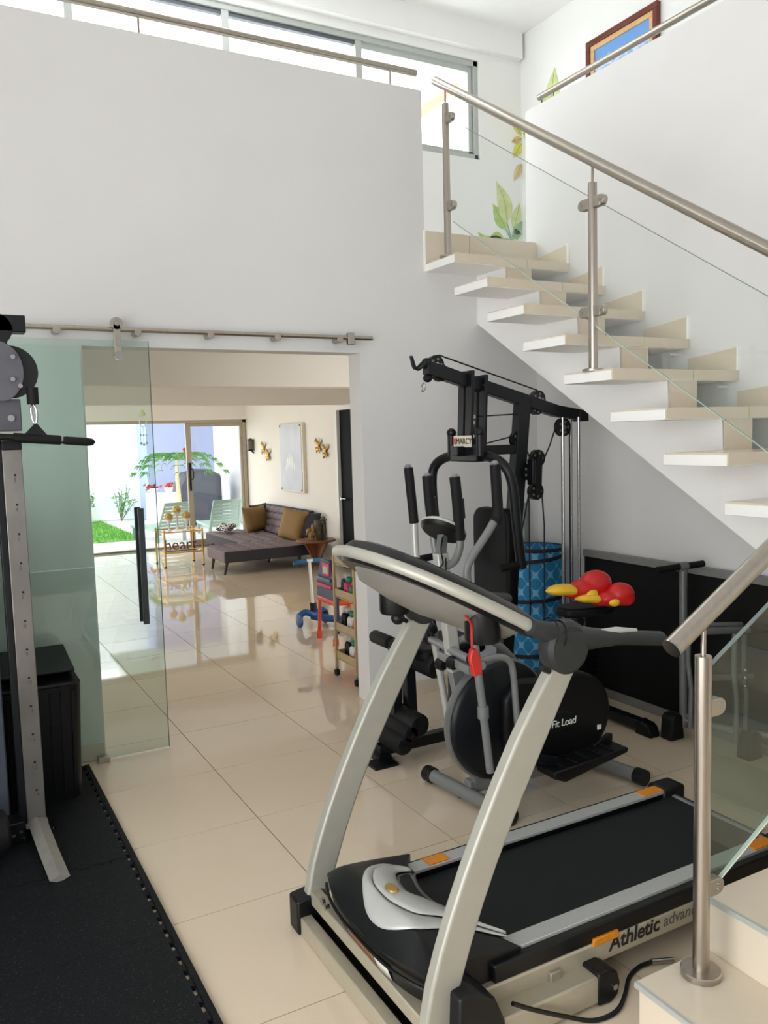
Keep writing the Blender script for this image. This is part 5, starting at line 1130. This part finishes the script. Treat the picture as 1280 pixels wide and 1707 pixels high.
fg2 = root('figurine', 'tall slim dark statuette at the back of the side table', 'figurine', (4.20, 9.19, 0.371))
MB().lathe([(0, 0), (0.035, 0), (0.035, 0.012), (0.018, 0.03), (0.028, 0.1), (0.02, 0.17), (0.026, 0.2), (0.012, 0.225), (0.018, 0.25), (0.006, 0.28), (0, 0.285)], (4.20, 9.19, 0.371), 18).tube([(4.19, 9.19, 0.58), (4.165, 9.18, 0.62), (4.175, 9.18, 0.655)], 0.008, 6).tube([(4.21, 9.19, 0.58), (4.235, 9.19, 0.62)], 0.008, 6).build('statue', mat('dark_bronze', (92, 84, 78), 0.4, metal=0.4, noise=0.4, nscale=40), fg2, merge=False)

# ------------------------------------------------------------------ wall decor
WX = 4.45
mir = root('framed_print', 'tall pale print with mirrored border on living wall', 'picture', (4.44, 10.64, 0.87))
MB().box(4.40, 4.448, 10.23, 11.04, 0.875, 1.82).build('frame', mat('ivory_frame', (222, 214, 194), 0.4, noise=0.03), mir, bevel=0.004)
pm = mat('pale_floral_print', (196, 198, 206), 0.3, noise=0.1, nscale=3)
pr_ = MB().box(4.394, 4.401, 10.27, 11.02, 0.895, 1.80).build('print', pm, mir)
for k, (y, z, h) in enumerate(((10.75, 1.2, 0.16), (10.68, 1.2, 0.22), (10.60, 1.18, 0.2), (10.52, 1.17, 0.12), (10.8, 1.15, 0.1))):
    m = MB(); m.lathe([(0, 0), (0.025, h * .4), (0.018, h * .75), (0, h)], (4.394, y, z), 10, M=Matrix.Diagonal((0.08, 1, 1))); m.build('painted_flower', WHITE, pr_)
for y, z in ((11.0, 1.785), (10.29, 1.785), (11.0, 0.91), (10.29, 0.91)): MB().cyl((4.395, y, z), (4.385, y, z), 0.012, 10).build('stud', GREYM, mir)
for k, (y, z, lab) in enumerate(((11.78, 1.47, 'gold butterfly ornament, upper of the pair near the patio door'), (11.60, 1.37, 'gold butterfly ornament, lower of the pair near the patio door'), (9.79, 1.50, 'gold butterfly ornament, upper of the pair near the navy door'), (9.58, 1.43, 'gold butterfly ornament, lower of the pair near the navy door'))):
    t = root('wall_ornament', lab, 'ornament', (4.44, y, z), 'gold butterfly ornaments on the living wall')
    for s_ in (-1, 1):
        MB().add([(4.44, y, z + 0.02), (4.425, y + s_ * 0.06, z + 0.11), (4.415, y + s_ * 0.095, z + 0.06), (4.44, y, z - 0.01)], [(0, 1, 2, 3)]).build('wing', GOLD, t, solid=0.004)
        MB().add([(4.44, y, z), (4.42, y + s_ * 0.075, z - 0.01), (4.425, y + s_ * 0.05, z - 0.09), (4.44, y, z - 0.04)], [(0, 1, 2, 3)]).build('wing', GOLD, t, solid=0.004)
    MB().tube([(4.436, y, z - 0.06), (4.43, y, z), (4.436, y, z + 0.06)], [0.004, 0.009, 0.004], 8).build('body', GOLD, t)
ln = root('wall_lantern', 'small black wall sconce nearest the patio door frame', 'sconce', (4.44, 12.25, 1.4))
MB().cyl((4.40, 12.25, 1.46), (4.40, 12.25, 1.6), 0.045, 14).build('shade', mat('smoked_shade', (90, 84, 78), 0.4), ln)
MB().lathe([(0.05, 0), (0.055, 0.01), (0, 0.035)], (4.40, 12.25, 1.6), 14).build('cap', BLK, ln); MB().lathe([(0, 0), (0.055, 0.012), (0.05, 0.025), (0.02, 0.03)], (4.40, 12.25, 1.43), 14).build('base', BLK, ln)
MB().bar((4.40, 12.25, 1.45), (4.449, 12.25, 1.40), 0.012, 0.02).build('bracket', BLK, ln)
# wind chime in the doorway
ch = root('wind_chime', 'pale shell wind chime hanging at the patio door lintel', 'wind chime', (2.78, 12.3, 1.55))
MB().cyl((2.79, 12.3, 2.0), (2.79, 12.3, 2.5), 0.004, 6).build('cord', WHITE, ch)
MB().lathe([(0.05, 0), (0.03, 0.06), (0, 0.09)], (2.79, 12.3, 2.0), 14).build('cap', mat('pale_lime', (206, 216, 160), 0.5), ch)
MB().tube([(2.75, 12.3, 1.98), (2.74, 12.3, 1.9), (2.77, 12.3, 1.84), (2.81, 12.3, 1.84), (2.84, 12.3, 1.9), (2.83, 12.3, 1.98)], 0.007, 6).build('hoop', WHITE, ch)
for k, x in enumerate((2.75, 2.79, 2.83)):
    MB().cyl((x, 12.3, 1.84), (x, 12.3, 1.63 - 0.02 * (k % 2)), 0.003, 6).ball((x, 12.3, 1.60 - 0.02 * (k % 2)), 0.02, 10).ball((x, 12.3, 1.72), 0.014, 8).build('strand', mat('grey_shell', (180, 182, 182), 0.5), ch, merge=False)

# ------------------------------------------------------------------ toy scooter
BLU = mat('blue_toy_plastic', (22, 78, 140), 0.35, noise=0.05); TEAL = mat('teal_grip', (20, 92, 134), 0.5, noise=0.08)
so = root('toy_scooter', 'blue three wheeled toy scooter with white stem in the living room', 'scooter', (2.85, 6.3, 0))
MB().tube(smooth([(2.80, 6.48, 0.075), (2.87, 6.42, 0.07), (2.98, 6.33, 0.06), (3.10, 6.22, 0.06)], 5), [0.05, 0.055, 0.06, 0.062, 0.062, 0.062, 0.062, 0.062, 0.062, 0.062, 0.062, 0.062, 0.062, 0.062, 0.058, 0.05], 12, flat=0.45).build('deck', BLU, so)
MB().cyl((2.80, 6.47, 0.08), (2.79, 6.5, 0.56), 0.013, 12).build('stem', WHITE, so)
MB().cyl((2.80, 6.47, 0.06), (2.80, 6.475, 0.2), 0.03, 14).build('stem_base', BLK, so)
for s_ in (-1, 1): MB().tube([(2.79 + s_ * 0.03, 6.50, 0.565), (2.79 + s_ * 0.13, 6.50, 0.555), (2.79 + s_ * 0.15, 6.50, 0.552)], [0.02, 0.023, 0.014], 12).build('grip', TEAL, so)
MB().cyl((2.755, 6.5, 0.565), (2.825, 6.5, 0.565), 0.014, 10).build('handlebar', WHITE, so)
for (x, y) in ((2.67, 6.48), (2.93, 6.52), (3.12, 6.2)):
    w_ = MB().lathe([(0, 0.018), (0.04, 0.018), (0.06, 0.01), (0.062, -0.01), (0.04, -0.018), (0, -0.018)], (x, y, 0.062), 20, 'x').build('wheel', BLU if x < 2.9 else BLK, so)
MB().tube(smooth([(2.67, 6.48, 0.10), (2.72, 6.46, 0.13), (2.80, 6.45, 0.10), (2.88, 6.49, 0.13), (2.93, 6.52, 0.10)], 4), 0.028, 10).build('fender', BLU, so)
so.location.x += 0.03
# ------------------------------------------------------------------ toy chair (walker / high stool)
OR = mat('orange_toy_plastic', (214, 68, 30), 0.4, noise=0.05); NV = mat('navy_toy_plastic', (24, 34, 74), 0.4, noise=0.06); GRN = mat('green_toy_plastic', (28, 120, 96), 0.4, noise=0.06); PNK = mat('pink_toy_plastic', (206, 50, 84), 0.4, noise=0.06)
kc = root('toy_play_stand', 'toy play stand with orange legs and navy back, beside scooter', 'toy', (2.83, 5.9, 0))
for (x, y) in ((2.70, 6.05), (2.70, 5.74), (2.98, 6.05), (2.98, 5.74)):
    l = MB().tube([(x, y, 0.0), (x + (0.01 if x < 2.8 else -0.01), y + (-0.01 if y > 5.9 else 0.01), 0.34)], [0.017, 0.013], 10).build('leg', OR if y > 5.9 or x > 2.8 else GRN, kc)
    MB().lathe([(0, 0), (0.024, 0), (0.024, 0.05), (0.017, 0.07)], (x, y, 0.0), 12).build('leg_foot', OR, l)
MB().box(2.69, 2.99, 5.73, 6.06, 0.335, 0.385).build('tray', OR, kc, bevel=0.015)
MB().box(2.71, 2.97, 5.74, 6.04, 0.385, 0.43).build('shelf', GRN, kc, bevel=0.015)
MB().prism([(5.73, 0.36), (6.07, 0.36), (6.05, 0.56), (5.96, 0.72), (5.80, 0.72), (5.74, 0.56)], 'x', 2.695, 2.725).build('back_panel', NV, kc, bevel=0.01)
MB().box(2.688, 2.696, 5.80, 5.93, 0.58, 0.69).build('picture_panel', PNK, kc, bevel=0.004); MB().box(2.685, 2.69, 5.82, 5.91, 0.60, 0.66).build('mirror_panel', SILV, kc)
MB().box(2.68, 2.70, 5.76, 6.05, 0.475, 0.505).build('pink_bar', PNK, kc, bevel=0.006); MB().box(2.68, 2.70, 5.78, 6.04, 0.53, 0.56).build('grey_bar', mat('blue_grey_toy', (96, 110, 136), 0.4), kc, bevel=0.006)
MB().box(2.70, 2.73, 5.72, 5.76, 0.10, 0.40).build('side_rail', NV, kc, bevel=0.006)
kc.location.x -= 0.01; kc.scale.z = 0.92
# ------------------------------------------------------------------ trolley with toys
TRM = mat('beige_gold_trolley', (166, 146, 104), 0.42, metal=0.3, noise=0.08, nscale=30)
tr_ = root('shelf_trolley', 'beige four tier wheeled trolley just inside the doorway', 'trolley', (2.47, 4.86, 0))
X0, X1, Y0, Y1 = 2.345, 2.67, 4.70, 5.0
for (x, y) in ((X0, Y0), (X0, Y1), (X1, Y0), (X1, Y1)):
    l = MB().bar((x, y, 0.06), (x, y, 0.83), 0.018, 0.018).build('post', TRM, tr_, bevel=0.003)
    MB().lathe([(0, 0.012), (0.022, 0.012), (0.026, 0), (0.022, -0.012), (0, -0.012)], (x, y, 0.026), 16, 'x').build('caster', RUB, l)
    MB().bar((x, y, 0.03), (x, y, 0.075), 0.012, 0.02).build('caster_fork', GREYM, l)
for z in (0.12, 0.315, 0.545, 0.77):
    s_ = MB().box(X0, X1, Y0, Y1, z, z + 0.006).build('shelf', TRM, tr_)
    for (a, b) in (((X0, Y0), (X1, Y0)), ((X0, Y1), (X1, Y1)), ((X0, Y0), (X0, Y1)), ((X1, Y0), (X1, Y1))): MB().bar((a[0], a[1], z + 0.035), (b[0], b[1], z + 0.035), 0.006, 0.05).build('basket_side', TRM, s_)
items = [(2.33, 4.80, 0.551, 'toy_block', GRN, 'green toy on the upper middle trolley shelf'), (2.335, 4.885, 0.551, 'toy_block', PNK, 'pink toy on the upper middle trolley shelf'), (2.345, 4.95, 0.551, 'toy_block', NV, 'navy toy on the upper middle trolley shelf'),
         (2.34, 4.78, 0.321, 'toy_block', OR, 'orange toy on the lower middle trolley shelf'), (2.345, 4.87, 0.321, 'toy_block', WHITE, 'white toy on the lower middle trolley shelf'), (2.34, 4.95, 0.321, 'toy_block', BLK, 'black toy on the lower middle trolley shelf'),
         (2.34, 4.77, 0.126, 'toy_block', RED, 'red toy on the bottom trolley shelf'), (2.345, 4.85, 0.126, 'toy_block', WHITE, 'white toy on the bottom trolley shelf'), (2.35, 4.93, 0.126, 'toy_block', BLK, 'black toy on the bottom trolley shelf')]
for k, (x, y, z, nm, m_, lab) in enumerate(items):
    x += 0.04
    t = root(nm, lab, 'toy', (x, y, z), 'toys on the trolley shelves')
    hgt = 0.12 + 0.02 * (k % 3)
    MB().prism([(y - 0.032, z), (y + 0.032, z), (y + 0.03, z + hgt * .6), (y + 0.012, z + hgt * .75), (y - 0.02, z + hgt * .7)], 'x', x - 0.005, x + 0.06).build('body', m_, t, bevel=0.008)
    MB().ball((x + 0.026, y - 0.004, z + hgt * .85), (0.026, 0.022, 0.026), 12).build('head', [PNK, GRN, SILV][k % 3], t)
# ------------------------------------------------------------------ orange roof seen through the upper window
rf = MB().prism([(9.0, 8.05), (10.25, 8.93), (10.35, 8.83), (9.0, 7.8)], 'y', 15.0, 15.2).build('roof_beam', mat('orange_roof', (236, 120, 90), 0.6, noise=0.06))
tag(rf, 'orange sloping roof edge seen through the upper window', 'roof')
